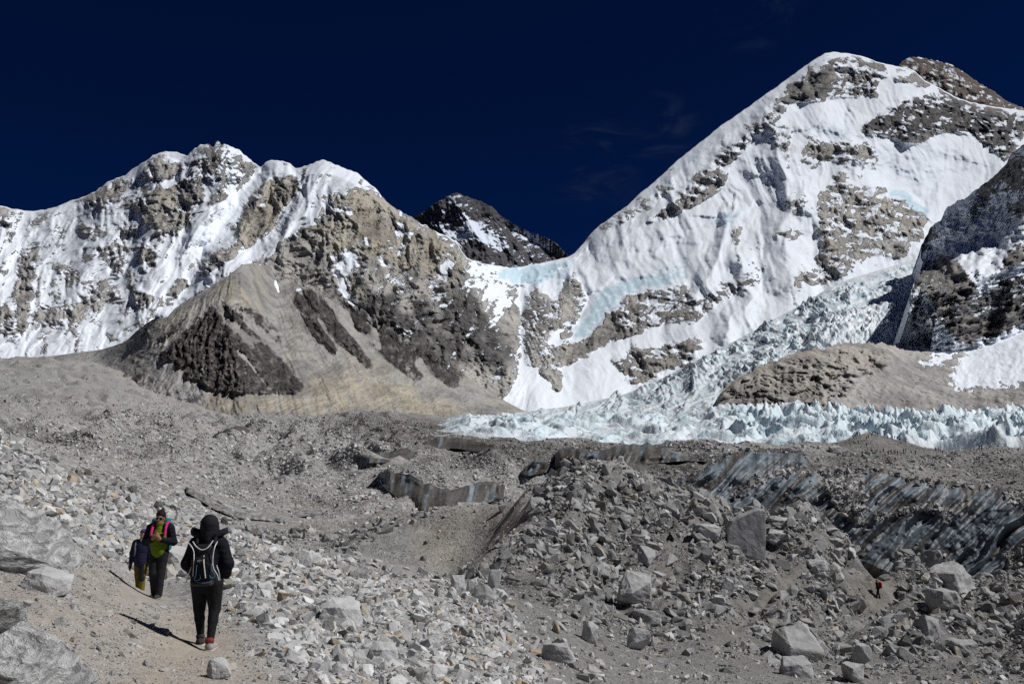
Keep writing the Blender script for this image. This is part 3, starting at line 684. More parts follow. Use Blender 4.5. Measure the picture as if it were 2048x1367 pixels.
def masks2(PX, PY, Y, nz):
    n = fbm(PX / 15, PY / 13, 451, 5, .6)
    st = fbm(np.arctan2(PX - 470, PY - 430) * 26, np.hypot(PX - 470, PY - 430) / 70, 461, 4, .6)
    sn = np.clip(.5 + 1.2 * (s2.at(PX + n * 3, PY + n * 3) + .3 * n), 0, 1)
    d = d2.at(PX + n * 5, PY + n * 5)
    n5 = fbm(PX / 5, PY / 5, 453, 3, .6)
    dk = np.clip(smooth(.22, .58, d + .30 * n * (.25 + d) + .42 * st * (.12 + d) + .22 * n5 * (.1 + d)) * (.95 + .35 * n + .25 * n5), 0, 1)
    dk = np.maximum(dk, l2.at(PX, PY) * smooth(.15, .4, n) * .8)
    tn = np.clip(t2.at(PX + n * 8, PY + n * 8) * (.85 + .45 * st) + .16 * st, 0, 1)
    lt = l2.at(PX, PY)
    return np.stack([np.maximum(sn, lt * .22), 0 * sn, dk, tn * (1 - lt)], -1)
left_of = lambda X, Y: X < 1046 + (Y - 600) * 0.02
o = sheet('', np.linspace(-400, 2380, 1180), top1, bot1, 290, depth1, masks1, mat_massif,
      split=[('mountain_massif', left_of), ('snow_mountain', lambda X, Y: ~left_of(X, Y))])
tag(o[0], 'long jagged massif of tan rock and snow ramps on the left', kind='structure')
tag(o[1], 'huge snow covered pyramid mountain with fluted ice at upper right', kind='structure')

mat_spur = mountain_material('scree_and_dark_rock', (0.335, 0.33, 0.33), (0.44, 0.395, 0.315), (0.034, 0.029, 0.028), 1.7, along=0.18)
o = sheet('rock_spur', np.linspace(-400, 1056, 860), lambda p: sky2(p) + perlin(p / 6, p * 0, 12) * 1.2 * smooth(230, 300, p), bot2, 210, depth2, masks2, mat_spur,
          back=((8, 1.2), (40, .9), (140, .7)))
tag(o[0], 'dark pyramid shaped rock spur with grey and yellow scree slopes below the massif', kind='structure')

# --- rock dome, scree and shaded snow ridge on the right
sky5 = curve([(1405, 832), (1428, 800), (1445, 782), (1480, 752), (1530, 723), (1580, 707), (1640, 694), (1700, 686), (1765, 683), (1800, 690), (1815, 690), (1821, 640), (1826, 585), (1832, 565),
    (1840, 535), (1846, 500), (1850, 480), (1862, 455), (1880, 440), (1890, 422), (1898, 412), (1925, 398), (1955, 377), (1985, 355), (2007, 334), (2024, 308), (2048, 288), (2080, 250), (2120, 180), (2180, 80), (2260, -30), (2340, -110), (2500, -220)])
bot5 = softcurve([(1400, 838), (1500, 842), (1700, 850), (2048, 858), (2500, 865)])
ytop5 = softcurve([(1400, 1080), (1450, 1200), (1530, 1350), (1700, 1500), (1800, 1560), (1812, 2450), (1830, 2600), (1850, 2650), (1900, 2600), (2048, 2150), (2200, 2280), (2500, 2500)], 12)
ybot5 = softcurve([(1400, 1050), (1500, 1000), (1700, 980), (2048, 960), (2500, 960)])
rel5 = Paint(0)
for pts, amp, a, b in [([(1890, 470), (1885, 560), (1870, 640)], 110, 40, 110), ([(1960, 540), (1930, 620), (1920, 690)], 60, 60, 60), ([(2040, 480), (2030, 600), (1990, 690)], 70, 60, 70),
    ([(2100, 300), (2080, 420), (2040, 470), (1930, 500)], 140, 60, 70), ([(1700, 686), (1640, 740), (1600, 830)], 25, 100, 100), ([(1445, 790), (1450, 835)], 25, 20, 50)]:
    rel5.line(pts, amp, a, b)
b5, d5, t5, i5 = Paint(-1.0), Paint(.06), Paint(.08), Paint(0)
for pts, v, sf in [
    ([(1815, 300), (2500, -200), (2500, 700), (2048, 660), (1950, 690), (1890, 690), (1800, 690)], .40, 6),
    (ZF((260, 830), (390, 740), (500, 760), (610, 960), (560, 1020), (440, 1070), (420, 1180), (400, 1190), (340, 1020), (300, 950), (215, 970), (230, 870)), -.40, 5),
    (ZF((280, 700), (300, 640), (380, 570), (360, 620), (310, 690)), -.5, 4), (ZF((560, 560), (560, 500), (640, 330), (740, 240), (860, 150), (886, 150), (886, 380), (800, 350), (680, 390), (600, 520)), -.22, 6),
    (ZF((800, 480), (886, 400), (886, 500), (820, 510)), -.5, 5), (ZF((740, 800), (820, 690), (886, 660), (886, 800), (780, 820)), -.6, 4), (ZF((540, 660), (600, 630), (570, 670)), -.3, 4),
    (ZF((440, 1220), (430, 1110), (560, 1010), (640, 960), (760, 900), (886, 850), (886, 1170), (690, 1240), (560, 1275)), -.30, 5),
    (ZF((440, 1220), (500, 1130), (650, 1090), (830, 1070), (886, 1100), (886, 1170), (690, 1240), (560, 1275)), -.7, 4),
    (ZF((270, 1130), (330, 1090), (355, 1110), (290, 1150)), -.7, 3), (ZF((640, 720), (700, 690), (690, 720), (650, 740)), -.3, 3),
    (ZF((540, 1010), (610, 990), (720, 960), (880, 940), (860, 965), (700, 990), (600, 1010)), .25, 4), (ZF((410, 1100), (520, 1090), (640, 1060), (800, 1050), (780, 1070), (560, 1100)), .35, 3),
    (ZD((1560, 340), (1620, 310), (1690, 280), (1740, 320), (1790, 350), (1850, 370), (1790, 410), (1740, 450), (1640, 475), (1630, 420), (1570, 370)), .30, 6),
    (ZD((1830, 380), (1950, 330), (2080, 290), (2500, 150), (2500, 520), (2048, 525), (1760, 552), (1770, 460)), .8, 5),
    (ZD((1620, 380), (1700, 400), (1640, 440), (1600, 400)), -.3, 5), (ZD((1540, 450), (1620, 540), (1760, 560), (1700, 480), (1640, 480)), -1, 5)]:
    b5.poly(pts, v, sf)
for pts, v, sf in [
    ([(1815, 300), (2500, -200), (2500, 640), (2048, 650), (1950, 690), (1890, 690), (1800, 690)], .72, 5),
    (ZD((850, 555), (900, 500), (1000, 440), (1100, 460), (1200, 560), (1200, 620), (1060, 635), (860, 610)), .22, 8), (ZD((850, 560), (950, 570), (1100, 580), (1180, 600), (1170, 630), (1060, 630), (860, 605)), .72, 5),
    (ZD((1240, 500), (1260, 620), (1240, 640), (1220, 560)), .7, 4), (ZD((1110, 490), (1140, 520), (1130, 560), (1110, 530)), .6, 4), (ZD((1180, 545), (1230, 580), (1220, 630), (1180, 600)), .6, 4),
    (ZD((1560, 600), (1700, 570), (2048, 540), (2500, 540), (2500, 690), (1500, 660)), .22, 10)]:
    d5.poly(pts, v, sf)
t5.poly(ZD((1160, 370), (1300, 375), (1240, 400), (1180, 420)), .95, 6).poly(ZD((850, 555), (1000, 440), (1200, 375), (1530, 375), (1540, 440), (1350, 470), (1250, 640), (860, 620)), .45, 6).poly(ZD((1160, 380), (1290, 375), (1240, 400), (1180, 410)), .95, 5)
i5.poly(ZF((260, 830), (290, 720), (400, 660), (500, 560), (470, 640), (350, 760)), .5, 8)
dome = Paint(0).poly(ZD((850, 555), (1000, 440), (1200, 370), (1400, 358), (1540, 375), (1540, 440), (1420, 480), (1300, 640), (1060, 640), (855, 610)), 1, 5)
mid5 = softcurve([(1400, 1080), (1450, 1200), (1530, 1350), (1700, 1500), (1812, 1600), (1900, 1690), (2048, 1780), (2500, 1800)], 20)
foot_line = softcurve([(1400, 834), (1428, 802), (1445, 784), (1480, 754), (1530, 724), (1580, 707), (1640, 694), (1700, 686), (1765, 683), (1812, 690), (1890, 690), (1940, 692), (2048, 655), (2200, 600), (2500, 540)], 10)
def depth_dome(PX, PY, T):
    dm = dome.at(PX, PY)
    wx = fbm(PX / 60, PY / 60, 540, 3) * 10
    fy = foot_line(PX)
    Y = mid5(PX) + (ybot5(PX) - mid5(PX)) * np.clip((PY - fy) / (bot5(PX) - fy), 0, 1) ** .75
    g = ridged(PX / 55 + wx / 30, (PY - .10 * PX) / 16, 551, 4, .55) * 7 * dm + (ridged((PX + wx) / 38, (PY + wx) / 30, 553, 6, .6) * 14 + fbm(PX / 70, PY / 40, 559, 3) * 18) * (.28 + .72 * dm)
    g = g + fbm(PX / 26, PY / 18, 521, 5, .6) * 7 + dm * 20 + ridged((PX + .5 * PY) / 40, PY / 60, 557, 4) * 4 + np.where(PX < 1830, rel5.at(PX, PY), 0)
    return Y - g * np.clip(T * 9 + .2, .12, 1)
def depth5(PX, PY, T):
    wx = fbm(PX / 60, PY / 60, 540, 3) * 10
    low = smooth(490, 585, PY + .25 * (PX - 1880) + wx)
    Y = ytop5(PX) + (mid5(PX) - ytop5(PX)) * low + 30 * smooth(0, 25, PY - foot_line(PX))
    g = ridged((PX + .45 * PY + wx) / 55, PY / 90, 511, 5) * 18 + fbm(PX / 26, PY / 18, 521, 5, .6) * 12 + ridged((PX + wx) / 36, (PY + .25 * PX) / 17, 523, 5, .58) * 15
    return Y - (rel5.at(PX, PY) + g) * np.clip(T * 9 + .2, .12, 1)
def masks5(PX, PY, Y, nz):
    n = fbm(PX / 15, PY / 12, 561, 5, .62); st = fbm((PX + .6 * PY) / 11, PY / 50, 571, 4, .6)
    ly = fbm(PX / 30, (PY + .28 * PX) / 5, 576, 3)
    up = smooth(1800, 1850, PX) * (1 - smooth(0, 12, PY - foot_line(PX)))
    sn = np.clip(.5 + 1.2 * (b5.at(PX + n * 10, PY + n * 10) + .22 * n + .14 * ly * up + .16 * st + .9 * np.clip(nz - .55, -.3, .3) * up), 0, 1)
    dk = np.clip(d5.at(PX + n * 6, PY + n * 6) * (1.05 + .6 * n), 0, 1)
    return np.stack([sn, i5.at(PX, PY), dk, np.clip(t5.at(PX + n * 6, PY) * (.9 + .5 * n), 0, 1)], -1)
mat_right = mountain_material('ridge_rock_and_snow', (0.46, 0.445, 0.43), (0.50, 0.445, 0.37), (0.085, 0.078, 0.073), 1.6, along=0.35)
o = sheet('rock_dome', np.linspace(1406, 2480, 470), lambda p: foot_line(p) + fbm(p / 26, p * 0 + .4, 17, 4, .6) * 7 * smooth(1406, 1430, p), bot5, 130, depth_dome, masks5, mat_right, back=((15, .8), (60, .6), (200, .5)))
tag(o[0], 'brown rock dome and grey scree with snow fans below the shaded ridge', kind='structure')
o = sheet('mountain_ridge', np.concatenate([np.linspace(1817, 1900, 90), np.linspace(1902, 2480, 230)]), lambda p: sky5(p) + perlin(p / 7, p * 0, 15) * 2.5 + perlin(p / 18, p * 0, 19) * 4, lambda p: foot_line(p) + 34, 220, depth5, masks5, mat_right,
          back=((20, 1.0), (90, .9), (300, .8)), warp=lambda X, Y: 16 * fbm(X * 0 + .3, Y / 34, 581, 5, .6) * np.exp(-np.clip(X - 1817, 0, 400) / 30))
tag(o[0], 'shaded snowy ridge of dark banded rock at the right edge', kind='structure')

# ------------------------------------------------------------------ icefall and field of ice pinnacles
I = Mat('glacier_ice', 0.55, 0.35)
ia = I.split(I.attr('m').outputs['Color'])
n1, n2 = I.noise(0.06, 6, 0.6), I.noise(0.6, 5, 0.65)
flute = I.noise(0.35, 4, 0.6, I.scaled(I.coord(), (1, 1, 0.15)))
icol = I.mix(I.ramp(n1, 0.35, 0.65), (0.64, 0.74, 0.79), (0.78, 0.84, 0.87))
icol = I.mix(I.math('MULTIPLY', I.ramp(flute, 0.5, 0.72), 0.5), icol, (0.44, 0.55, 0.61))
icol = I.mix(ia[1], icol, (0.40, 0.62, 0.73))
icol = I.mix(ia[2], icol, I.mix(I.ramp(n2, 0.35, 0.65), (0.20, 0.20, 0.20), (0.42, 0.44, 0.45)))
icol = I.mix(ia[0], icol, (0.84, 0.87, 0.90))
I.bump(I.math('ADD', I.math('MULTIPLY', n2, 0.3), flute), 0.6, 2.0)
mat_ice = I.done(icol)

sky7 = softcurve([(820, 850), (900, 838), (1000, 826), (1060, 820), (1150, 808), (1250, 786), (1330, 752), (1400, 715), (1450, 690), (1500, 664), (1560, 630),
    (1610, 605), (1650, 578), (1700, 556), (1760, 538), (1840, 515), (1900, 500)], 12)
bot7 = softcurve([(820, 870), (1000, 862), (1440, 850), (1500, 800), (1560, 760), (1660, 735), (1850, 730), (1900, 730)], 12)
ytop7 = softcurve([(820, 1350), (1000, 1600), (1250, 2000), (1400, 2250), (1560, 2550), (1700, 2850), (1850, 3000), (1900, 3050)])
ybot7 = softcurve([(820, 950), (1440, 1000), (1560, 1500), (1850, 1600), (1900, 1600)])
lobe = Paint(0).poly(ZD((1200, 350), (1230, 310), (1290, 290), (1360, 260), (1480, 225), (1560, 225), (1620, 260), (1670, 290), (1640, 330), (1540, 370), (1200, 380)), 1, 6)
fan7 = Paint(0).poly(ZD((1270, 130), (1400, 60), (1500, 30), (1640, 0), (1650, 30), (1560, 60), (1380, 110), (1290, 160)), .8, 8)
def masks7(PX, PY, Y):
    n = fbm(PX / 20, PY / 14, 641, 5, .6)
    sn = np.clip(.30 + .5 * n + .9 * fan7.at(PX, PY) + .3 * lobe.at(PX, PY), 0, 1)
    bl = np.clip(.14 + .5 * fbm(PX / 24, PY / 10, 651, 3), 0, .6)
    low = smooth(735, 790, PY) * (1 - smooth(1330, 1430, PX)) * .34 + .35 * smooth(1330, 1400, PX) * smooth(700, 770, PY)
    lob = lobe.at(PX, PY)
    dt = np.clip(low + .35 * n * low * 2 + lob * smooth(660, 690, PY) * .25, 0, .7)
    return np.stack([sn * (1 - dt), bl, dt, 0 * sn + 1], -1)
px7 = np.linspace(832, 1896, 700); T7 = np.linspace(0, 1, 250)[:, None]
t7, b7 = sky7(px7)[None], bot7(px7)[None]
PX7 = np.repeat(px7[None], 250, 0); PY7 = t7 + (b7 - t7) * T7
Y7 = ytop7(px7)[None] + (ybot7(px7) - ytop7(px7))[None] * T7 ** .85
lb7 = lobe.at(PX7, PY7)
wx7 = fbm(PX7 / 40, PY7 / 30, 610, 4) * 12; wy7 = fbm(PX7 / 40, PY7 / 30, 615, 4) * 9
sc7 = 12 + 9 * smooth(560, 800, PY7)
d1, d2_, cid = worley((PX7 + wx7) / sc7, (PY7 + wy7) / (sc7 * .55), 601)
e1, e2_, cie = worley((PX7 - wx7) / sc7 * 2.3, (PY7 + wy7) / sc7 * 3.4, 604)
H7 = (cid ** 1.5 * 2.2 + np.minimum(d2_ - d1, .45) * 1.4 + cie * .55 + np.minimum(e2_ - e1, .4) * .5 + np.clip(ridged(PX7 / 30, PY7 / 16, 621, 3), 0, 2) * .9) * (1 - .62 * lb7)
H7 = H7 * (1 - .75 * fan7.at(PX7, PY7)) * (.75 + .5 * smooth(-.3, .3, perlin(PX7 / 70, PY7 / 40, 633)))
H7 = H7 * (.45 + 1.5 * smooth(-.35, .5, fbm(PX7 / 55, PY7 / 26, 637, 3))) - 2.2 * smooth(.55, .8, ridged((PX7 + wx7) / 60, (PY7 + .25 * PX7) / 11, 639, 2, .4)) * (1 - lb7)
H7 = H7 * (2.1 * Y7 / 1600) * (.55 + .45 * smooth(540, 640, PY7)) * (1 - .35 * smooth(760, 830, PY7)) + lb7 * (14 + 7 * ridged((PX7 + wx7) / 14, PY7 / 9, 631, 4)) + fan7.at(PX7, PY7) * 12
u7, w7 = ray(PX7, PY7)
P7 = np.stack([u7 * Y7, Y7, w7 * Y7 + H7 * np.minimum(1, T7 * 14) - 2], -1)
me = mesh_np('icefall', P7, grid_faces(*PX7.shape), (mat_ice,), True, {'m': masks7(PX7, PY7, Y7).reshape(-1, 4)})
tag(put('icefall', me), 'broken white icefall tumbling down between the snow mountain and the ridge', kind='structure')

# pinnacle field: heights raised on a flat glacier between 470 and 980 m
front8 = softcurve([(820, 852), (900, 862), (960, 874), (1100, 897), (1250, 914), (1400, 922), (1500, 920), (1700, 918), (2048, 926), (2500, 930)], 20)
back8 = softcurve([(820, 846), (900, 838), (1000, 834), (1250, 832), (1440, 832), (1700, 842), (2048, 846), (2500, 850)], 20)
def ice_height(x, y):
    wx = fbm(x / 60, y / 60, 711, 3) * 16
    r = ridged((x + wx) / 58, (y - wx) / 62, 721, 4, .5)
    p = np.clip(r - .35, 0, 2) ** 1.25
    amp = 5.0 + 9.5 * smooth(100, 300, x) + 3 * smooth(0, 1, perlin(x / 120, y / 120, 735) + .3)
    return amp * p + fbm(x / 13, y / 13, 731, 4, .5) * 1.2
px8 = np.linspace(835, 2440, 800); v8 = np.linspace(0, 1, 210)[:, None]
Y8 = np.exp(math.log(455) + (math.log(1000) - math.log(455)) * v8) + 0 * px8[None, :]
w8 = ray(px8, front8(px8))[1][None, :] * (1 - v8) + ray(px8, back8(px8))[1][None, :] * v8
X8 = ray(px8, px8 * 0 + 870)[0][None, :] * Y8
edge8 = smooth(0, .08, v8) * smooth(835, 960, px8[None, :])
H8 = ice_height(X8, Y8)
Z8 = w8 * Y8 + H8 * edge8 - 3
n8 = fbm(X8 / 40, Y8 / 40, 741, 4)
dirt8 = np.clip(.42 * (1 - smooth(835, 1010, px8[None, :])) + .25 * smooth(.0, .5, n8) + .35 * (1 - smooth(-1, 3, H8)) + .5 * (1 - smooth(.02, .14, v8 + .05 * n8)), 0, .8)
m8 = np.stack([np.clip(.2 + .5 * n8, 0, .6) * (1 - dirt8), np.clip(.25 * smooth(2, 9, H8) + .3 * perlin(X8 / 9, Y8 / 9, 751), 0, .5), dirt8, 0 * n8 + 1], -1)
me = mesh_np('glacier', np.stack([X8, Y8, Z8], -1), grid_faces(*X8.shape)[:, ::-1], (mat_ice,), True, {'m': m8.reshape(-1, 4)})
o = put('glacier', me)
tag(o, 'pale blue glacier of ice pinnacles behind the dark rubble', kind='structure')
def ice_surface(px, Y):
    i = np.interp(px, px8, np.arange(len(px8))); j = np.interp(Y, Y8[:, 0], np.arange(len(Y8)))
    return Z8[int(round(j)), int(round(i))]

# ------------------------------------------------------------------ ground: moraine rubble from the trail to the mountain feet
CTRL = [  # photo pixel and distance of points on the ground, hidden hollows included
    # just below and beside the camera
    (-500, 1700, 3), (300, 1900, 3.2), (1024, 1900, 3.6), (1900, 2000, 4.5), (-500, 1350, 6), (2400, 1900, 6), (2500, 1500, 30),
    # trail and hillside
    (-400, 1200, 9), (0, 1367, 8), (200, 1367, 9.2), (430, 1367, 10.3), (650, 1367, 11.5), (850, 1367, 14), (1000, 1367, 18.5), (1200, 1367, 25), (1400, 1367, 32), (1600, 1367, 38), (1800, 1367, 43), (2048, 1367, 46),
    (415, 1297, 12.7), (100, 1180, 12), (-150, 1080, 14), (250, 1243, 12.4), (550, 1262, 14.2), (312, 1194, 20), (278, 1190, 23), (120, 1105, 18.5), (-200, 900, 24), (0, 1010, 23), (200, 1110, 22), (450, 1170, 21), (600, 1220, 18.5), (700, 1250, 19), (600, 1165, 24),
    (-300, 700, 40), (-100, 810, 38), (0, 872, 37), (100, 932, 36), (200, 978, 35), (300, 1014, 34), (450, 1062, 34), (600, 1105, 33), (760, 1140, 34), (880, 1160, 37), (800, 1220, 25), (900, 1265, 25),
    # hollow behind the trail shoulder
    (-100, 900, 60), (0, 950, 60), (200, 1040, 58), (450, 1110, 58), (700, 1165, 58), (880, 1180, 56),
    # right basin and rubble mound
    (1000, 1250, 30), (1000, 1185, 47), (1200, 1270, 44), (1200, 1200, 62), (1400, 1270, 52), (1600, 1290, 58), (1800, 1290, 68), (2048, 1290, 70), (2400, 1290, 70), (1400, 1200, 70), (1600, 1215, 78), (1757, 1196, 101), (1930, 1230, 88),
    (1000, 1115, 70), (1090, 1040, 80), (1270, 1100, 78), (1130, 960, 90), (1180, 936, 93), (1230, 947, 93), (1300, 974, 93), (1400, 1017, 91), (1480, 1048, 90), (1600, 1052, 92), (1700, 1080, 97), (1800, 1135, 103), (1860, 1172, 108), (1480, 1115, 83), (1600, 1130, 86), (1700, 1150, 93),
    (2000, 1165, 108), (2100, 1150, 108), (2400, 1130, 105),
    (1180, 1040, 115), (1400, 1100, 120), (1600, 1130, 122), (1800, 1200, 128), (2000, 1180, 130), (2400, 1160, 130),
    # scree cone behind the mound, gravel left of it
    (900, 1152, 98), (800, 1150, 96), (960, 1080, 108), (1050, 1003, 117), (980, 1003, 122), (900, 1018, 123), (830, 1035, 125), (720, 1120, 100), (980, 1050, 140), (860, 1045, 150), (600, 1120, 92), (620, 1060, 130), (480, 1060, 120), (300, 1000, 120), (100, 930, 120), (-150, 850, 120), (-400, 760, 120),
    # moraine in the middle distance
    (500, 1030, 165), (380, 985, 170), (650, 1040, 165), (700, 965, 230), (500, 960, 260), (300, 940, 230), (100, 890, 260), (0, 860, 300), (-300, 800, 300), (860, 955, 215), (800, 920, 330), (600, 905, 420), (400, 890, 450), (200, 850, 500), (0, 815, 600), (-300, 780, 600),
    (1000, 930, 300), (960, 880, 430), (760, 840, 780), (600, 846, 820), (400, 846, 900), (200, 800, 1000), (0, 760, 1150), (-300, 750, 1150), (880, 868, 560), (200, 740, 1600), (0, 722, 1800), (-300, 720, 1800), (500, 840, 1500), (800, 835, 1500),
    # tops of the ice walls, camp plateau
    (1100, 900, 310), (1220, 892, 330), (1340, 902, 320), (1200, 965, 235), (1330, 960, 215), (1460, 922, 262), (1560, 905, 320), (1650, 905, 330), (1500, 1075, 150), (1330, 1005, 165), (1650, 1080, 160), (1750, 1000, 195), (1800, 950, 235), (1900, 965, 225), (2048, 965, 220), (2300, 960, 220),
    (1850, 1200, 160), (2048, 1150, 155), (2400, 1150, 155), (1620, 985, 210), (1700, 940, 260),
    (1730, 872, 430), (1690, 882, 420), (1780, 884, 425), (1740, 915, 360), (1620, 900, 395), (1850, 902, 410), (1960, 898, 415), (2048, 902, 410), (2300, 905, 400), (1900, 925, 330), (2100, 925, 330),
    (1730, 935, 520), (2048, 938, 520), (1500, 935, 520), (1250, 925, 480), (1050, 895, 480), (1300, 905, 760), (1800, 905, 760), (2300, 905, 760), (1000, 870, 760), (1100, 850, 1200), (1600, 860, 1200), (2200, 865, 1200), (1200, 850, 1800), (2200, 860, 1800)]
cu = np.array([ray(p[0], p[1])[0] for p in CTRL]); cw = np.array([ray(p[0], p[1])[1] for p in CTRL]); cv = np.log([p[2] for p in CTRL])
def tps_k(d2): return np.where(d2 > 1e-12, .5 * d2 * np.log(d2 + 1e-12), 0)
UX, VX = 3.2, 1.0
n_c = len(CTRL)
Kc = tps_k((UX * (cu[:, None] - cu[None])) ** 2 + (VX * (cv[:, None] - cv[None])) ** 2) + np.eye(n_c) * 2e-4
Pc = np.stack([np.ones(n_c), UX * cu, VX * cv], 1)
Ac = np.block([[Kc, Pc], [Pc.T, np.zeros((3, 3))]])
sol = np.linalg.solve(Ac, np.concatenate([cw, np.zeros(3)]))
def tps(u, v):
    u, v = u.ravel() * UX, v.ravel() * VX
    out = np.empty(u.shape)
    for s in range(0, len(u), 40000):
        a, b = u[s:s + 40000], v[s:s + 40000]
        k = tps_k((a[:, None] - UX * cu[None]) ** 2 + (b[:, None] - VX * cv[None]) ** 2)
        out[s:s + 40000] = k @ sol[:n_c] + sol[n_c] + sol[n_c + 1] * a + sol[n_c + 2] * b
    return out
GPX = np.linspace(-480, 2480, 560)
gu = (GPX - 1024) / F_PX / math.cos(PITCH - 0.12)          # azimuth columns
gv = np.concatenate([np.linspace(math.log(2.8), math.log(40), 260), np.linspace(math.log(40), math.log(500), 480)[1:], np.linspace(math.log(500), math.log(1850), 130)[1:]])
UU, VV = np.meshgrid(gu, gv)
cuu, cvv = np.meshgrid(np.linspace(gu[0], gu[-1], 190), np.linspace(gv[0], gv[-1], 420))
coarse = tps(cuu, cvv).reshape(cuu.shape)
def bilin(A, fu, fv):
    i = np.clip(fu.astype(int), 0, A.shape[1] - 2); j = np.clip(fv.astype(int), 0, A.shape[0] - 2)
    a, b = fu - i, fv - j
    return (A[j, i] * (1 - a) + A[j, i + 1] * a) * (1 - b) + (A[j + 1, i] * (1 - a) + A[j + 1, i + 1] * a) * b
def hermite_up(A, fu, fv):                                  # smooth enlargement of the coarse surface
    def cub(p0, p1, p2, p3, t): return p1 + .5 * t * (p2 - p0 + t * (2 * p0 - 5 * p1 + 4 * p2 - p3 + t * (3 * (p1 - p2) + p3 - p0)))
    i = np.clip(fu.astype(int), 1, A.shape[1] - 3); j = np.clip(fv.astype(int), 1, A.shape[0] - 3)
    a, b = fu - i, fv - j
    rows = [cub(A[j + k, i - 1], A[j + k, i], A[j + k, i + 1], A[j + k, i + 2], a) for k in (-1, 0, 1, 2)]
    return cub(*rows, b)
WW = hermite_up(coarse, (UU - gu[0]) / (gu[-1] - gu[0]) * 189, (VV - gv[0]) / (gv[-1] - gv[0]) * 419)
GYd = np.exp(VV); GXd = UU * GYd
GZ = WW * GYd
def ground_noise(x, y, Y):
    z = 0 * x
    for k, lam in enumerate((.35, .8, 1.7, 3.6, 7.5, 16, 34, 70)):
        fade = smooth(lam * 1.2, lam * 5, Y * .45) * (1 - smooth(lam * 90, lam * 240, Y))
        z = z + lam * (.050 if lam < 3 else .07) * fade * perlin(x / lam + k * 7.7, y / lam - k * 3.1, 800 + k)
    far = smooth(140, 320, Y)
    left = 1 - smooth(-20, 60, x)
    z = z + far * (.55 + .45 * left) * (ridged(x / 60 + fbm(x / 90, y / 90, 825, 2) * .6, y / 85, 821, 5, .45) - .6) * 8.0 * (1 - .9 * smooth(-.13, -.07, x / Y) * smooth(250, 380, Y))
    z = z + far * (1 - smooth(500, 700, Y)) * (1 - .8 * smooth(-.13, -.05, x / Y) * smooth(230, 330, Y)) * (1 - .6 * smooth(40, 90, x)) * 3.6 * (ridged(x / 26 + 3, y / 34, 827, 3, .5) - .4)
    mound = smooth(52, 66, Y) * (1 - smooth(112, 124, Y)) * smooth(-6, 6, x)
    z = z + mound * ((ridged((x - .55 * y + 1.5 * perlin(x / 9, y / 9, 834)) / 7.5, y / 30, 831, 4, .5) - .5) * 1.5 + (fbm(x / 11, y / 11, 837, 3)) * .9)
    return z
# the path itself is trodden flat
path_px = curve([(3, 900), (6, 640), (10.3, 430), (12.7, 405), (16, 345), (20, 300), (24, 275), (34, 240)])
GZ += ground_noise(GXd, GYd, GYd)
GPXp, GPYp = project(GXd, GYd, GZ)
def g_index(px, Y):
    u = (np.asarray(px, float) - 1024) / F_PX / math.cos(PITCH - 0.12)
    return (u - gu[0]) / (gu[1] - gu[0]), np.interp(np.log(Y), gv, np.arange(len(gv)))
def ground_z(px, Y):
    fu, fv = g_index(px, Y)
    return bilin(GZ, np.atleast_1d(fu), np.atleast_1d(fv))
def ground_hit(px, py, y0=4.0, y1=900.0):
    """First ground point met along the view direction through a photo pixel."""
    ys = np.exp(np.linspace(math.log(y0), math.log(y1), 1500))
    ux, uz = ray(px, py)
    pxg = 1024 + ux * F_PX * math.cos(PITCH - 0.12)
    gz = ground_z(np.full(len(ys), pxg), ys)
    k = np.nonzero(gz >= uz * ys)[0]
    k = k[0] if len(k) else int(np.argmax(gz / ys))             # above the skyline: stand on the crest
    return Vector((ux * ys[k], ys[k], gz[k]))

# paint: tan earth, dark grit and painted shade, pale stone, trodden fineness (near and far separately)
near_tan, near_dark, near_fine = Paint(.15), Paint(.0), Paint(0)
near_dark.poly([(950, 1180), (1100, 960), (1200, 940), (1500, 1030), (2500, 1100), (2500, 1400), (1150, 1400), (1050, 1300)], .62, 20)  # mound ground toned darker, standing in for shadow among its stones
trail_poly = [(-500, 1000), (0, 1040), (130, 1095), (260, 1150), (300, 1170), (330, 1165), (350, 1190), (380, 1210), (455, 1205), (520, 1300), (620, 1400), (-500, 1400)]
near_tan.poly(trail_poly, .85, 14).poly([(200, 1400), (330, 1230), (380, 1215), (440, 1260), (470, 1310), (500, 1400)], 1.0, 10)
near_fine.poly(trail_poly, .75, 16).poly([(230, 1400), (340, 1250), (380, 1225), (420, 1250), (440, 1310), (450, 1400)], 1.0, 8)
near_tan.poly([(840, 1140), (830, 1060), (900, 1010), (1060, 990), (1075, 1010), (1000, 1090), (960, 1150)], .7, 12)
near_fine.poly([(700, 1140), (720, 1090), (830, 1030), (900, 1010), (1060, 990), (1085, 1000), (1020, 1080), (970, 1130), (900, 1165)], .9, 8)
for pts in ([(1420, 1250), (1560, 1130), (1640, 1110), (1560, 1200), (1460, 1290)], [(1290, 1110), (1360, 1060), (1390, 1120), (1330, 1170)], [(1640, 1150), (1760, 1130), (1830, 1170), (1700, 1200)], [(1700, 1240), (1740, 1185), (1800, 1190), (1770, 1230)]):
    near_fine.poly(pts, .7, 8); near_tan.poly(pts, .6, 8)
far_tan, far_dark, far_fine = Paint(.22), Paint(.05), Paint(0)
far_dark.poly([(640, 838), (760, 818), (900, 845), (980, 865), (1110, 885), (1240, 880), (1420, 910), (1460, 935), (1330, 965), (1150, 945), (1000, 915), (850, 900), (720, 865)], .85, 8)
far_dark.poly([(1420, 930), (1600, 905), (1740, 858), (1900, 890), (2500, 890), (2500, 1200), (1900, 1200), (1700, 1080), (1300, 1060)], .42, 10)
far_dark.poly([(1650, 900), (1740, 862), (1830, 885), (1860, 905), (1740, 912)], .62, 6)
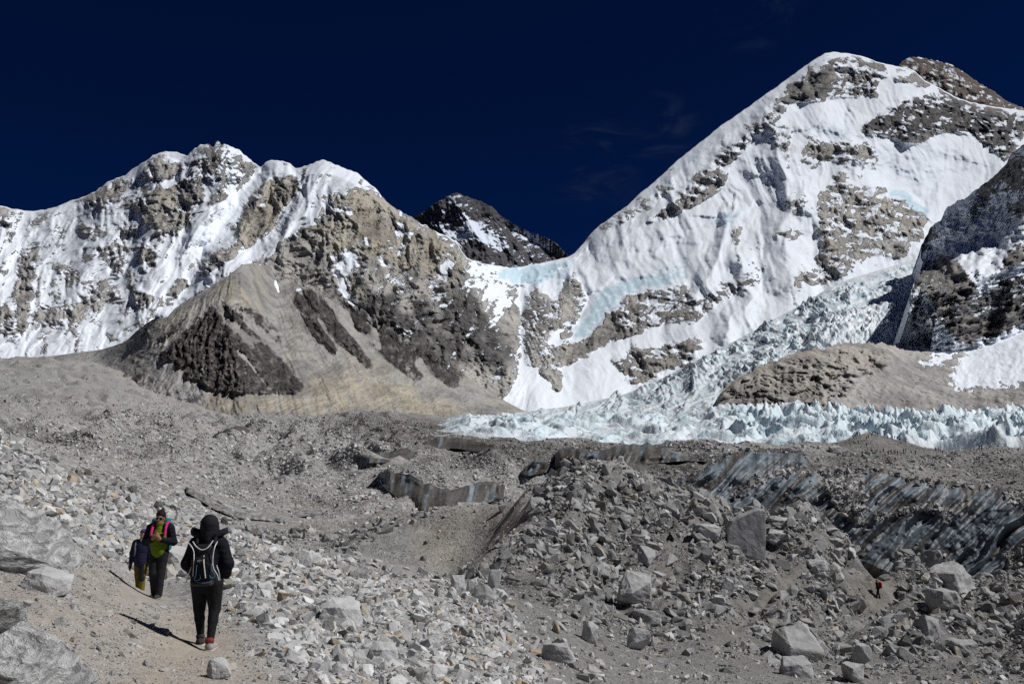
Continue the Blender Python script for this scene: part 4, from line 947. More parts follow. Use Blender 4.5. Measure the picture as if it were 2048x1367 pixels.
far_fine.poly([(-500, 690), (260, 690), (260, 830), (-500, 850)], .6, 20).poly([(500, 1010), (700, 1040), (850, 1040), (820, 1140), (640, 1130), (520, 1070)], .5, 20)
far_tan.poly([(500, 960), (860, 1010), (1000, 980), (900, 1140), (600, 1140)], .6, 20).poly([(-500, 690), (260, 690), (260, 830), (-500, 850)], .1, 20)
is_far = smooth(118, 132, GYd)
def nf(a, b, wob=10):
    w = perlin(GPXp / 30, GPYp / 20, 871) * wob
    return a.at(GPXp + w, GPYp + w) * (1 - is_far) + b.at(GPXp + w, GPYp + w) * is_far
g_tan, g_dark, g_fine = nf(near_tan, far_tan), nf(near_dark, far_dark), nf(near_fine, far_fine)
hollow = np.clip(fbm(GXd / 30, GYd / 45, 881, 4), -1, 1)
g_dark = np.clip(g_dark + is_far * .30 * smooth(.25, .6, hollow) * (1 - smooth(700, 1000, GYd)), 0, 1)

E = Mat('moraine_rubble', 0.95, 0.1)
ga = E.attr('g'); gt, gd, gf = E.split(ga.outputs['Color'])[0:3]
lod = ga.outputs['Alpha']                                   # 0 near the trail, 1 far out: grain grows with the stones there
va = E.n.new('ShaderNodeTexVoronoi'); va.inputs['Scale'].default_value = 7.0; E.l.new(E.coord(), va.inputs['Vector'])
vb = E.n.new('ShaderNodeTexVoronoi'); vb.inputs['Scale'].default_value = 0.9; E.l.new(E.coord(), vb.inputs['Vector'])
vc = E.n.new('ShaderNodeTexVoronoi'); vc.inputs['Scale'].default_value = 24.0; E.l.new(E.coord(), vc.inputs['Vector'])
cell = E.mix(lod, E.mix(0.5, va.outputs['Color'], vc.outputs['Color']), vb.outputs['Color'])
cr = E.split(cell)[0]
nz = E.noise(0.35, 7, 0.65); nzf = E.noise(3.0, 5, 0.6); nbig = E.noise(0.014, 6, 0.62)
base = E.mix(gt, (0.275, 0.275, 0.275), (0.345, 0.30, 0.245))
stone = E.mix(cr, (0.15, 0.148, 0.145), (0.60, 0.595, 0.59))
f1 = E.math('MULTIPLY', E.math('SUBTRACT', 1.0, E.math('MULTIPLY', gf, 0.75)), 0.62)
base = E.mix(f1, base, stone)
base = E.mix(E.math('MULTIPLY', E.ramp(nz, 0.42, 0.7), 0.28), base, (0.22, 0.21, 0.20))
base = E.mix(E.math('MULTIPLY', E.ramp(nbig, 0.42, 0.62), 0.40), base, (0.37, 0.345, 0.31))
base = E.mix(E.math('MULTIPLY', gd, E.ramp(nz, 0.25, 0.6, 1.0, 0.72)), base, E.mix(cr, (0.045, 0.042, 0.038), (0.16, 0.15, 0.14)))
hh = E.math('ADD', E.math('MULTIPLY', E.mix(lod, E.mix(0.4, va.outputs['Distance'], vc.outputs['Distance']), vb.outputs['Distance']), E.math('SUBTRACT', -1.1, E.math('MULTIPLY', gf, -0.6))), nzf)
bmp = E.n.new('ShaderNodeBump'); bmp.inputs['Strength'].default_value = 0.75
E.l.new(hh, bmp.inputs['Height']); E.l.new(E.math('ADD', E.math('MULTIPLY', lod, 0.5), 0.06), bmp.inputs['Distance'])
E.l.new(bmp.outputs[0], E.b.inputs['Normal'])
mat_ground = E.done(base)
g_attr = np.stack([g_tan, g_dark, g_fine, smooth(25, 110, GYd)], -1)
me = mesh_np('ground', np.stack([GXd, GYd, GZ], -1), grid_faces(*GXd.shape)[:, ::-1], (mat_ground,), True, {'g': g_attr.reshape(-1, 4)})
ground = tag(put('ground', me), 'grey moraine ground with a tan trodden trail on the left', kind='structure')

# ------------------------------------------------------------------ ice walls showing through the rubble
W = Mat('dirty_ice_wall', 0.5, 0.3)
wa = W.split(W.attr('m').outputs['Color'])
wn1 = W.noise(0.5, 6, 0.6); wn3 = W.noise(3.0, 3, 0.6)
wv_ = W.n.new('ShaderNodeTexVoronoi'); wv_.inputs['Scale'].default_value = 1.1; W.l.new(W.coord(), wv_.inputs['Vector'])
clean = W.mix(W.ramp(wn1, 0.35, 0.68), (0.088, 0.110, 0.132), (0.175, 0.208, 0.236))
grit = W.mix(W.ramp(wn3, 0.35, 0.7), (0.050, 0.045, 0.040), (0.125, 0.113, 0.102))
e = W.math('ADD', wa[0], W.math('MULTIPLY', W.math('SUBTRACT', wn1, 0.5), 0.35))
wc = W.mix(W.ramp(e, 0.25, 0.75), grit, clean)
wc = W.mix(W.math('MULTIPLY', wa[1], 0.42), wc, (0.45, 0.52, 0.57))
rub = W.mix(W.split(wv_.outputs['Color'])[0], (0.10, 0.095, 0.09), (0.42, 0.41, 0.40))
wc = W.mix(wa[2], wc, rub)
hw_ = W.math('ADD', wn1, W.math('MULTIPLY', wn3, 0.3))
hw_ = W.math('SUBTRACT', hw_, W.math('MULTIPLY', W.math('MULTIPLY', wv_.outputs['Distance'], wa[2]), 1.2))
W.bump(hw_, 0.4, 0.35)
mat_wall = W.done(wc)
def hit_depth(PX, PY, y0):
    j0 = int(np.searchsorted(gv, math.log(y0)))
    out = np.empty(PX.shape)
    ys = np.exp(gv[j0:])
    for c in range(PX.shape[1]):
        ux, uz = ray(PX[:, c], PY[:, c])
        pxg = 1024 + ux[0] * F_PX * math.cos(PITCH - 0.12)
        fu = (pxg - 1024) / F_PX / math.cos(PITCH - 0.12)
        i = min(max((fu - gu[0]) / (gu[1] - gu[0]), 0), len(gu) - 1.01); a = i - int(i)
        prof = (GZ[j0:, int(i)] * (1 - a) + GZ[j0:, int(i) + 1] * a) / ys
        run = np.maximum.accumulate(prof + np.arange(len(prof)) * 1e-9)
        out[:, c] = np.interp(uz, run, ys)
    return out
wall_zone = Paint(0)
wall_spots = []
def ice_wall(name, label, top, bot, y0, clean_bias, thick=1.6, lean=.85, seed=0, rubble=None, steep=.22, rows=70, ybase=None):
    x0, x1 = max(top[0][0], bot[0][0]), min(top[-1][0], bot[-1][0])
    px = np.linspace(x0, x1, int((x1 - x0) / 1.6)); nr = rows
    T = np.linspace(0, 1, nr)[:, None]
    jag = perlin(px / 14, px * 0, 900 + seed) * 3.5 + perlin(px / 6, px * 0, 910 + seed) * 1.0
    tp = (curve(top)(px) + jag)[None]; bt = curve(bot)(px)[None]
    PX = np.repeat(px[None], nr, 0); PY = tp + (bt - tp) * T
    Y = hit_depth(PX, PY, y0)
    for ax, k in ((1, 9), (0, 5), (1, 9), (0, 5)):
        Yp = np.pad(Y, [(k, k) if i == ax else (0, 0) for i in (0, 1)], mode='edge')
        Y = sum(np.take(Yp, np.arange(q, q + Y.shape[ax]), ax) for q in range(2 * k + 1)) / (2 * k + 1)
    s = Y[:, :1] * 0 + Y.mean() / 200.0
    q = PX + lean * PY + fbm(PX / 90, PY / 90, 920 + seed, 2) * 9
    r = ridged(q / 52, PY / 260, 930 + seed, 3, .38)
    edge = np.minimum(np.minimum(T * 8, (1 - T) * 8), np.minimum((PX - x0) / 10, (x1 - PX) / 10)).clip(0, 1)
    Yg = Y.copy()
    Yb = Y[-1:, :]
    kb = min(50, len(px) // 6)
    for _ in range(3):
        Yb = np.convolve(np.pad(Yb[0], kb, mode='edge'), np.ones(2 * kb + 1) / (2 * kb + 1), 'valid')[None]
    if ybase: Yb = (ybase[0] + (ybase[1] - ybase[0]) * (px - x0) / (x1 - x0))[None]
    Y = Yb + (Y - Yb) * steep
    Y = Y + .8 - edge * (thick + (r * 2.6 + fbm(PX / 30, PY / 24, 940 + seed, 3) * .4) * s)
    Y = np.minimum(Y, Yg + .4)
    ux, uz = ray(PX, PY)
    st = fbm(q / 24, PY / 300 + q / 400, 950 + seed, 5, .62); st = st + .3 * fbm(q / 5, PY / 160, 955 + seed, 3, .6); pt = fbm(q / 60, PY / 45, 960 + seed, 3)
    cl = np.clip(.5 + clean_bias + .75 * st + .5 * pt + .1 * (r - .6), 0, 1)
    cl = cl * smooth(0, .06, T)
    wh = np.clip(smooth(.42, .75, st * .8 + pt * .25 + .25 * (r - .6)) * .9, 0, 1)
    ru = np.zeros_like(cl)
    if clean_bias < -.2: wh = wh * .25
    if rubble is not None:
        jx = fbm(PX / 9, PY / 7, 970 + seed, 4) * 6
        ru = smooth(.3, .7, rubble.at(PX + jx, PY + jx)); wh = wh * (1 - ru)
        Y = Y - ru * .3
    V = np.stack([ux * Y, Y, uz * Y], -1)
    if rubble is not None and ybase:
        wgt_ = (ru > .5) * 1.0 + .035 + (T < .05) * .8
        pick = RNG.choice(V.shape[0] * V.shape[1], 2600, p=(wgt_ / wgt_.sum()).ravel())
        wall_spots.append(V.reshape(-1, 3)[pick])
    A = np.stack([cl, wh, ru, 0 * cl + 1], -1)
    shelf = [np.stack([ux[0] * (Y[0] * (1 - f) + (Yg[0] + 1) * f), Y[0] * (1 - f) + (Yg[0] + 1) * f, uz[0] * (Y[0] * (1 - f) + (Yg[0] + 1) * f) - (.02 + .5 * f)], -1) for f in (1, .5, .08)]
    V = np.concatenate([np.array(shelf), V]); A = np.concatenate([np.zeros((3,) + A.shape[1:]) + np.array([0, 0, 1, 1.0]), A])
    me = mesh_np(name, V, grid_faces(nr + 3, len(px)), (mat_wall,), True, {'m': A.reshape(-1, 4)})
    wall_zone.poly(list(top) + list(bot)[::-1], 1, 3)
    return tag(put(name, me), label, kind='structure')
ice_wall('ice_wall', 'dark wavy ice wall above the smooth tan scree cone', [(760, 942), (775, 938), (800, 946), (826, 950), (847, 965), (864, 968), (882, 977), (908, 978), (932, 971), (964, 963), (987, 962), (1008, 972)],
    [(760, 962), (775, 985), (800, 1005), (820, 1020), (853, 1030), (888, 1022), (926, 1012), (964, 1006), (1008, 998)], 140, -.20, 1.0, .25, 1, None, .4)
ice_wall('ice_wall', 'brown stained ice bank just left of the rubble mound top', [(1084, 968), (1108, 949), (1131, 943), (1163, 940), (1180, 945), (1200, 955)], [(1084, 1000), (1122, 1004), (1151, 990), (1200, 975)], 140, -.25, seed=2)
ice_wall('ice_wall', 'nearly black ice bank below the pale pinnacles', [(1110, 905), (1119, 898), (1160, 897), (1195, 905), (1239, 889), (1270, 888), (1298, 886), (1327, 898), (1374, 912), (1420, 918)],
    [(1110, 936), (1151, 937), (1190, 946), (1233, 946), (1268, 939), (1327, 928), (1374, 922), (1420, 924)], 200, -.30, 2.0, .4, seed=3)
ice_wall('ice_wall', 'small triangular ice patch in the mid moraine', [(1038, 944), (1052, 932), (1066, 921), (1085, 917), (1099, 928)], [(1038, 947), (1060, 954), (1085, 950), (1099, 942)], 200, .25, seed=4)
wall_rubble = Paint(0)
for pts in (ZG((130, 200), (330, 160), (560, 180), (615, 450), (600, 600), (540, 690), (440, 640), (340, 540), (250, 400), (180, 300)), ZG((640, 600), (860, 560), (1080, 480), (1250, 470), (1440, 575), (1300, 600), (1100, 540), (880, 590), (700, 650)),
            ZG((1280, 590), (1380, 600), (1340, 700)), ZG((1850, 380), (2041, 380), (2300, 380), (2300, 500), (2041, 490), (1860, 470)), ZG((1880, 900), (2041, 860), (2300, 860), (2300, 1200), (1900, 1200)),
            [(1316, 1000), (1410, 985), (1455, 1000), (1440, 1016), (1400, 1014)], [(1500, 960), (1560, 935), (1610, 925), (1625, 950), (1560, 950), (1510, 972)], [(1448, 1000), (1500, 968), (1520, 960), (1480, 996)]):
    wall_rubble.poly(pts, 1, 3)
ice_wall('ice_wall', 'long dark ice cliff with blue and dirt streaks behind the rubble mound', [(1310, 980), (1367, 953), (1406, 936), (1453, 905), (1494, 902), (1538, 896), (1582, 896), (1604, 902), (1625, 928), (1645, 945), (1690, 940), (1723, 937), (1754, 934), (1786, 941), (1819, 957), (1879, 961), (1929, 966), (2004, 972), (2048, 980), (2330, 990)],
    [(1310, 1000), (1357, 1020), (1406, 1045), (1453, 1070), (1500, 1085), (1616, 1095), (1690, 1130), (1780, 1175), (1841, 1215), (1929, 1225), (2010, 1215), (2048, 1205), (2330, 1195)], 150, .10, 1.6, 1.0, 8, wall_rubble, .14, 130, (147, 150))
ice_wall('ice_wall', 'thin curved ice lip in the gravel left of centre', [(372, 972), (400, 985), (430, 1004), (470, 1021), (520, 1031), (560, 1036), (600, 1021), (645, 1018)], [(372, 984), (400, 1002), (430, 1020), (470, 1036), (520, 1040), (560, 1044), (600, 1034), (645, 1028)], 140, -.25, .5, .2, 9, Paint(.55), .6)
ice_wall('ice_wall', 'low dark ice bank above the wavy ice wall', [(712, 912), (740, 905), (780, 903), (815, 894), (830, 903)], [(712, 926), (740, 928), (780, 928), (815, 922), (830, 912)], 200, -.30, .7, .2, 10, None, .5)
ice_wall('ice_wall', 'dark grit bank at the left tip of the pale glacier', [(845, 885), (880, 872), (920, 876), (965, 884), (1000, 893)], [(845, 896), (880, 897), (920, 900), (965, 905), (1000, 902)], 250, -.35, .7, .3, 11, None, .6)
ice_wall('ice_wall', 'small dark bank far out in the left moraine', [(428, 868), (452, 858), (484, 850), (500, 858)], [(428, 872), (452, 872), (484, 868), (500, 866)], 300, -.5, 1.2, seed=12)

# ------------------------------------------------------------------ stones
def rock_mesh(name, rng, n=16, flat=.75, sub=False, mat=None):
    import bmesh
    p = rng.normal(size=(n, 3)); p /= np.linalg.norm(p, axis=1)[:, None]
    p = np.sign(p) * np.abs(p) ** .75
    p *= rng.uniform(.8, 1.05, (n, 1)); p *= np.array([1, rng.uniform(.65, .95), flat * rng.uniform(.7, 1.1)])
    bm = bmesh.new()
    for v in p: bm.verts.new(v)
    r = bmesh.ops.convex_hull(bm, input=bm.verts)
    bmesh.ops.delete(bm, geom=[g for g in r['geom_interior'] if isinstance(g, bmesh.types.BMVert)], context='VERTS')
    bmesh.ops.dissolve_limit(bm, angle_limit=.22, verts=bm.verts, edges=bm.edges)
    if sub:
        bmesh.ops.bevel(bm, geom=list(bm.edges), offset=.045, segments=1, affect='EDGES', profile=.5)
    bmesh.ops.triangulate(bm, faces=bm.faces)
    me = bpy.data.meshes.new(name); bm.to_mesh(me); bm.free()
    co = np.array([v.co for v in me.vertices]); co /= np.abs(co).max()
    me.vertices.foreach_set('co', co.astype(np.float32).ravel()); me.update()
    me.materials.append(mat)
    return me
R = Mat('granite_rubble', 0.92, 0.12)
tint = R.attr('tint', 'INSTANCER').outputs['Fac']
rnd = R.attr('rnd', 'INSTANCER').outputs['Fac']
cr_ = R.n.new('ShaderNodeValToRGB'); R.l.new(rnd, cr_.inputs['Fac'])
els = cr_.color_ramp.elements
cr_.color_ramp.interpolation = 'LINEAR'
stops = [(0.0, (0.224, 0.224, 0.224)), (.12, (0.361, 0.361, 0.361)), (.35, (0.447, 0.447, 0.447)), (.60, (0.516, 0.516, 0.52)), (.82, (0.585, 0.585, 0.589)), (.90, (0.516, 0.49, 0.439)), (.955, (0.447, 0.387, 0.301)), (.99, (.38, .28, .18)), (.994, (.17, .15, .14)), (1.0, (.12, .115, .11))]
els[0].position, els[0].color = stops[0][0], (*stops[0][1], 1); els[1].position, els[1].color = stops[-1][0], (*stops[-1][1], 1)
for p_, c_ in stops[1:-1]:
    e_ = els.new(p_); e_.color = (*c_, 1)
rn1 = R.noise(1.7, 6, 0.65); rn2 = R.noise(9.0, 4, 0.7); rn3 = R.noise(0.8, 5, 0.6, R.scaled(R.coord(), (1, 1, 3.5)))
rc = R.mix(R.math('MULTIPLY', R.ramp(rn1, .38, .68), .42), cr_.outputs['Color'], (.17, .16, .15))
rc = R.mix(R.math('MULTIPLY', R.ramp(rn3, .5, .68), .30), rc, (.40, .36, .30))
rc = R.mix(R.math('MULTIPLY', R.ramp(rn2, .5, .75), .28), rc, (.62, .61, .60))
tm = R.n.new('ShaderNodeVectorMath'); tm.operation = 'SCALE'; R.l.new(rc, tm.inputs[0]); R.l.new(tint, tm.inputs['Scale'])
R.bump(R.math('ADD', R.math('MULTIPLY', rn1, 1.0), R.math('MULTIPLY', rn2, .35)), .55, .12)
mat_rock = R.done(tm.outputs[0])
rr = np.random.default_rng(21)
shapes = bpy.data.collections.new('stone_shapes')           # shapes for the loose rubble, not shown themselves
N_SHAPES = 18
for k in range(N_SHAPES):
    me = rock_mesh('stone_%02d' % k, rr, rr.integers(11, 18), (.75, .6, .42)[k % 3], False, mat_rock)
    shapes.objects.link(bpy.data.objects.new('stone_%02d' % k, me))
boulder_shapes = [rock_mesh('boulder_shape', rr, rr.integers(14, 24), (.85, .7, .55)[k % 3], True, mat_rock) for k in range(16)]

def scatter_nodes():
    ng = bpy.data.node_groups.new('scatter_stones', 'GeometryNodeTree')
    ng.interface.new_socket('Geometry', in_out='INPUT', socket_type='NodeSocketGeometry')
    ng.interface.new_socket('Geometry', in_out='OUTPUT', socket_type='NodeSocketGeometry')
    N, L = ng.nodes, ng.links
    gi, go = N.new('NodeGroupInput'), N.new('NodeGroupOutput')
    ci = N.new('GeometryNodeCollectionInfo'); ci.inputs['Collection'].default_value = shapes
    ci.inputs['Separate Children'].default_value = True; ci.inputs['Reset Children'].default_value = True
    ip = N.new('GeometryNodeInstanceOnPoints'); ip.inputs['Pick Instance'].default_value = True
    def na(nm, t):
        a = N.new('GeometryNodeInputNamedAttribute'); a.data_type = t; a.inputs['Name'].default_value = nm
        return a.outputs['Attribute']
    L.new(gi.outputs[0], ip.inputs['Points']); L.new(ci.outputs[0], ip.inputs['Instance'])
    L.new(na('idx', 'INT'), ip.inputs['Instance Index'])
    er = N.new('FunctionNodeEulerToRotation'); L.new(na('rot', 'FLOAT_VECTOR'), er.inputs[0])
    L.new(er.outputs[0], ip.inputs['Rotation']); L.new(na('scl', 'FLOAT_VECTOR'), ip.inputs['Scale'])
    L.new(ip.outputs[0], go.inputs[0])
    return ng
NG = scatter_nodes()
def stone_field(name, label, P, rot, scl, tint_, rnd_):
    me = bpy.data.meshes.new(name); n = len(P)
    me.vertices.add(n); me.vertices.foreach_set('co', np.asarray(P, np.float32).ravel())
    for an, t, key, arr in (('rot', 'FLOAT_VECTOR', 'vector', rot), ('scl', 'FLOAT_VECTOR', 'vector', scl), ('idx', 'INT', 'value', RNG.integers(0, N_SHAPES, n)), ('tint', 'FLOAT', 'value', tint_), ('rnd', 'FLOAT', 'value', rnd_)):
        a = me.attributes.new(an, t, 'POINT')
        a.data.foreach_set(key, np.ascontiguousarray(arr, np.int32 if t == 'INT' else np.float32).ravel())
    o = put(name, me)
    md = o.modifiers.new('scatter', 'NODES'); md.node_group = NG
    return tag(o, label, kind='stuff')

wp = np.concatenate(wall_spots); wn_ = len(wp)
ws = np.minimum(.22 * (1 - RNG.random(wn_)) ** (-1 / 1.8), 1.3) * .5
WALL_STONES = dict(P=wp + np.stack([0 * ws, -ws * .2, ws * .1], 1), rot=RNG.normal(0, .9, (wn_, 3)), scl=ws[:, None] * RNG.uniform(.65, 1.2, (wn_, 3)), tint=RNG.uniform(.6, 1.05, wn_), rnd=RNG.uniform(0, .95, wn_))
# where stones lie: screen-even over the visible ground, thinned by zone
PXc = .25 * (GPXp[:-1, :-1] + GPXp[1:, :-1] + GPXp[:-1, 1:] + GPXp[1:, 1:]); PYc = .25 * (GPYp[:-1, :-1] + GPYp[1:, :-1] + GPYp[:-1, 1:] + GPYp[1:, 1:])
Yc = .5 * (GYd[:-1, :-1] + GYd[1:, :-1])
area = (GPXp[:-1, 1:] - GPXp[:-1, :-1]) * np.clip(GPYp[:-1, :-1] - GPYp[1:, :-1], .08, 60)
horizon_run = np.minimum.accumulate(GPYp, 0)[:-1, :-1]
vis = (PYc < horizon_run + 5) & (PXc > -120) & (PXc < 2170) & (PYc < 1450) & (PYc > 700)
trail_stones = Paint(0).poly([(-200, 800), (0, 868), (200, 975), (450, 1058), (650, 1110), (900, 1155), (1000, 1180), (1100, 1367), (1100, 1400), (640, 1400), (560, 1300), (480, 1200), (440, 1150), (330, 1155), (270, 1130), (130, 1070), (0, 1010), (-200, 960)], 1, 14)
fine_n = g_fine[:-1, :-1]
nearz = Yc < 128
ts = trail_stones.at(PXc, PYc) * (Yc < 45)
dens = np.where(nearz, .45 + .6 * (1 - fine_n) + .9 * ts, .75 * (1 - .6 * fine_n) * (1 - .55 * smooth(450, 900, Yc)))
clump = smooth(-.45, .45, fbm(PXc / 60, PYc / 34, 1001, 5, .6))
dens = dens * np.where((Yc > 48) & nearz, .10 + 1.15 * clump, .40 + .8 * clump)
dens = dens * np.where(Yc > 48, 1 - .8 * fine_n, 1)
dens *= np.where(nearz, 1, 1 - wall_zone.at(PXc, PYc) * .985)
dens *= 1 - smooth(520, 600, Yc) * (PXc > 980)
wgt = area * dens * vis
def sample(mask, n, pmin, smax_m, power, lo=-.4, hi=.22):
    w = (wgt * mask).ravel(); w = np.maximum(w, 0); w /= w.sum()
    k = RNG.choice(len(w), n, p=w)
    j, i = np.divmod(k, wgt.shape[1])
    a, b = RNG.random(n), RNG.random(n)
    v = gv[j] * (1 - b) + gv[j + 1] * b; u = gu[i] * (1 - a) + gu[i + 1] * a
    z = (GZ[j, i] * (1 - a) + GZ[j, i + 1] * a) * (1 - b) + (GZ[j + 1, i] * (1 - a) + GZ[j + 1, i + 1] * a) * b
    Y = np.exp(v)
    spx = pmin * (1 - RNG.random(n)) ** (-1 / power)
    fi = fine_n[j, i]
    spx = np.where(RNG.random(n) < fi * .85, np.minimum(spx, pmin * 2.2), spx)
    s = np.minimum(spx * Y / F_PX, smax_m(Y)) * .5            # half size in metres
    scl = s[:, None] * np.stack([RNG.uniform(.8, 1.3, n), RNG.uniform(.7, 1.1, n), RNG.uniform(.6, 1.05, n)], 1)
    rot = np.stack([RNG.normal(0, .6, n), RNG.normal(0, .6, n), RNG.uniform(0, 6.283, n)], 1)
    P = np.stack([u * Y, Y, z + s * RNG.uniform(lo, hi, n)], 1)
    return dict(P=P, s=s, Y=Y, scl=scl, rot=rot, px=PXc[j, i], py=PYc[j, i], ts=ts[j, i])
def smax_near(Y): return np.interp(Y, [8, 14, 25, 40, 60, 90, 130], [.14, .30, .42, .60, 1.4, 2.1, 2.1])
A_ = sample((Yc < 48) * 1.0, 42000, 2.6, smax_near, 1.8)
B_ = sample((Yc >= 48) * nearz, 110000, 1.7, lambda Y: smax_near(Y) * .72, 1.75, -.25, .42)
C_ = sample((~nearz) * 1.0, 42000, 2.2, lambda Y: np.interp(Y, [130, 300, 600, 1500], [1.1, 1.7, 2.4, 4]), 2.1)
D_ = sample((Yc < 48) * 1.0 * (ts > .3), 7000, 8, smax_near, 1.6)
E_ = sample((Yc < 34) * (fine_n > .3) * 1.0, 26000, 1.9, lambda Y: np.interp(Y, [5, 12, 30], [.05, .10, .16]), 1.9)
for S_, hi_ in ((A_, 1.0), (B_, .965), (C_, .95), (D_, 1.0), (E_, 1.0)):
    S_['tint'] = RNG.uniform(.70, 1.15, len(S_['s']))
    S_['rnd'] = RNG.uniform(0, 1, len(S_['s'])) * hi_
    # keep the ground clear round the walkers
    for (cx, cy, rx, ry) in ((408, 1290, 60, 22), (312, 1190, 46, 16), (279, 1186, 40, 18), (1757, 1192, 26, 30)):
        hit = (np.abs(S_['px'] - cx) < rx) & (np.abs(S_['py'] - cy) < ry) & (S_['Y'] < 120)
        S_['s'] = np.where(hit, S_['s'] * .25, S_['s']); S_['scl'] = np.where(hit[:, None], S_['scl'] * .25, S_['scl'])
    hit = (np.abs(S_['px'] - 1770) < 130) & (S_['Y'] > 300) & (S_['s'] > .35)
    S_['scl'] = np.where(hit[:, None], S_['scl'] * .45, S_['scl']); S_['s'] = np.where(hit, S_['s'] * .45, S_['s'])
A_['tint'] *= 1.0 + .26 * A_['ts']; D_['tint'] *= 1.14; E_['keep'] = np.ones(len(E_['s']), bool); E_['tint'] *= .85
B_['tint'] *= RNG.uniform(.55, 1.0, len(B_['s'])); C_['tint'] *= 1.14 - .40 * far_dark.at(C_['px'], C_['py'])
# the largest become boulders of their own
GROUPS = {'A': 'pale boulders beside the trail', 'B': 'boulders in the right rubble', 'C': 'boulders out on the moraine'}
big = []
for key, S_, lim in (('A', A_, 40), ('A', D_, 60), ('B', B_, 110), ('C', C_, 50)):
    order = np.argsort(-(S_['s'] / S_['Y'] * ((S_['px'] > 0) & (S_['px'] < 2048) & (S_['py'] < 1360))))[:lim]
    for q in order: big.append((key, S_, q))
    keep = np.ones(len(S_['s']), bool); keep[order] = False
    S_['keep'] = keep
def boulder(label, loc, half, rot, shape, tint_=1.0, group=None, me=None, rnd_=.5):
    o = put('boulder', me or boulder_shapes[shape % len(boulder_shapes)], None, loc)
    o.scale = half; o.rotation_euler = rot; o['tint'] = float(tint_); o['rnd'] = float(rnd_)
    return tag(o, label, 'boulder', group)
MARKS = {'A': [(408, 1170, 'nearest hiker'), (40, 1090, 'big layered boulder'), (60, 1320, 'mottled corner boulder'), (678, 1235, 'wide tan topped slab'), (764, 1310, 'lower pale slab'), (604, 1120, 'whitish shoulder boulder'), (566, 1195, 'rust coloured stone'),
    (300, 1110, 'pair of hikers'), (914, 1170, 'smooth upright boulder'), (434, 1345, 'small pointed trail rock'), (1120, 1305, 'broad wedge boulder'), (84, 1170, 'pale rock wedge'), (200, 980, 'left hillside crest')],
 'B': [(1492, 1070, 'tall upright slab'), (1270, 1180, 'large pale angular boulder'), (1602, 1285, 'big cracked boulder'), (1912, 1160, 'pale pyramid boulder'), (1757, 1175, 'lone far hiker'), (1120, 1305, 'broad wedge boulder'), (1182, 1265, 'tall pointed boulder'), (1727, 1315, 'tall squared block'),
    (1928, 1300, 'wide low corner boulder'), (1072, 1010, 'white scree edge boulder'), (988, 1160, 'grey pillar slab'), (1294, 1110, 'rounded grey boulder'), (1638, 1130, 'flat pale slope boulder'), (1180, 950, 'rubble mound top'), (1860, 1255, 'grey cube like boulder')],
 'C': [(1750, 900, 'camp hill crowd'), (880, 990, 'wavy ice wall'), (520, 1025, 'curved ice lip'), (1700, 1000, 'long streaked ice cliff'), (1250, 915, 'black ice bank'), (900, 860, 'left tip of the glacier'), (450, 800, 'foot of the dark spur'), (465, 860, 'small far dark bank'), (150, 850, 'smooth left gravel slope'), (1950, 940, 'far right camp rubble'), (960, 1060, 'tan scree cone')]}
found = {}
for key, S_, q in big:
    px_, py_ = S_['px'][q], S_['py'][q]
    mx, my, nm = min(MARKS[key], key=lambda t: math.hypot(t[0] - px_, t[1] - py_))
    dx, dy = px_ - mx, py_ - my
    if abs(dx) > 2 * abs(dy): rel = 'right of' if dx > 0 else 'left of'
    elif abs(dy) > 2 * abs(dx): rel = 'below' if dy > 0 else 'above'
    else: rel = ('lower' if dy > 0 else 'upper') + (' right of' if dx > 0 else ' left of')
    v = S_['tint'][q] * np.interp(S_['rnd'][q], [0, .3, .6, .9], [.5, .75, 1, 1.1])
    med = {'A': .95, 'B': .70, 'C': .85}[key]
    shade = 'pale' if v > med * 1.12 else ('dark grey' if v < med * .72 else 'grey')
    sc3 = S_['scl'][q]; shp = 'flat' if sc3[2] < .62 * sc3[0] else ('tall' if sc3[2] > .98 * sc3[0] else 'angular')
    found.setdefault((shade, shp, rel, nm), []).append((math.hypot(dx, dy), key, S_, q))
ORD = ['nearest', 'second nearest', 'third nearest', 'fourth nearest', 'fifth nearest', 'sixth nearest', 'seventh nearest', 'eighth nearest', 'ninth nearest', 'tenth nearest', 'eleventh nearest', 'twelfth nearest', 'thirteenth nearest', 'fourteenth nearest', 'fifteenth nearest']
for (shade, shp, rel, nm), lst in found.items():
    for r_, (d_, key, S_, q) in enumerate(sorted(lst, key=lambda t: t[0])):
        lab = '%s %s boulder %s the %s' % (shade, shp, rel, nm) if len(lst) == 1 else '%s %s %s boulder %s the %s' % (ORD[min(r_, 14)], shade, shp, rel, nm)
        boulder(lab, S_['P'][q], S_['scl'][q], S_['rot'][q], int(q), S_['tint'][q], GROUPS[key], None, S_['rnd'][q])
stone_field('wall_rubble', 'loose stones caught on the long dark ice cliff', WALL_STONES['P'], WALL_STONES['rot'], WALL_STONES['scl'], WALL_STONES['tint'], WALL_STONES['rnd'])
for nm, lb, S_ in (('stones', 'small loose stones and gravel along the trail and hillside', A_), ('trail_pebbles', 'fine pebbles trodden into the tan trail', E_), ('trail_rubble', 'pale fist sized rubble heaped beside the trail', D_), ('mound_rubble', 'grey rubble covering the hollow and mound on the right', B_), ('moraine_rubble', 'scattered stones over the far moraine and camp hill', C_)):
    k = S_['keep']
    stone_field(nm, lb, S_['P'][k], S_['rot'][k], S_['scl'][k], S_['tint'][k], S_['rnd'][k])

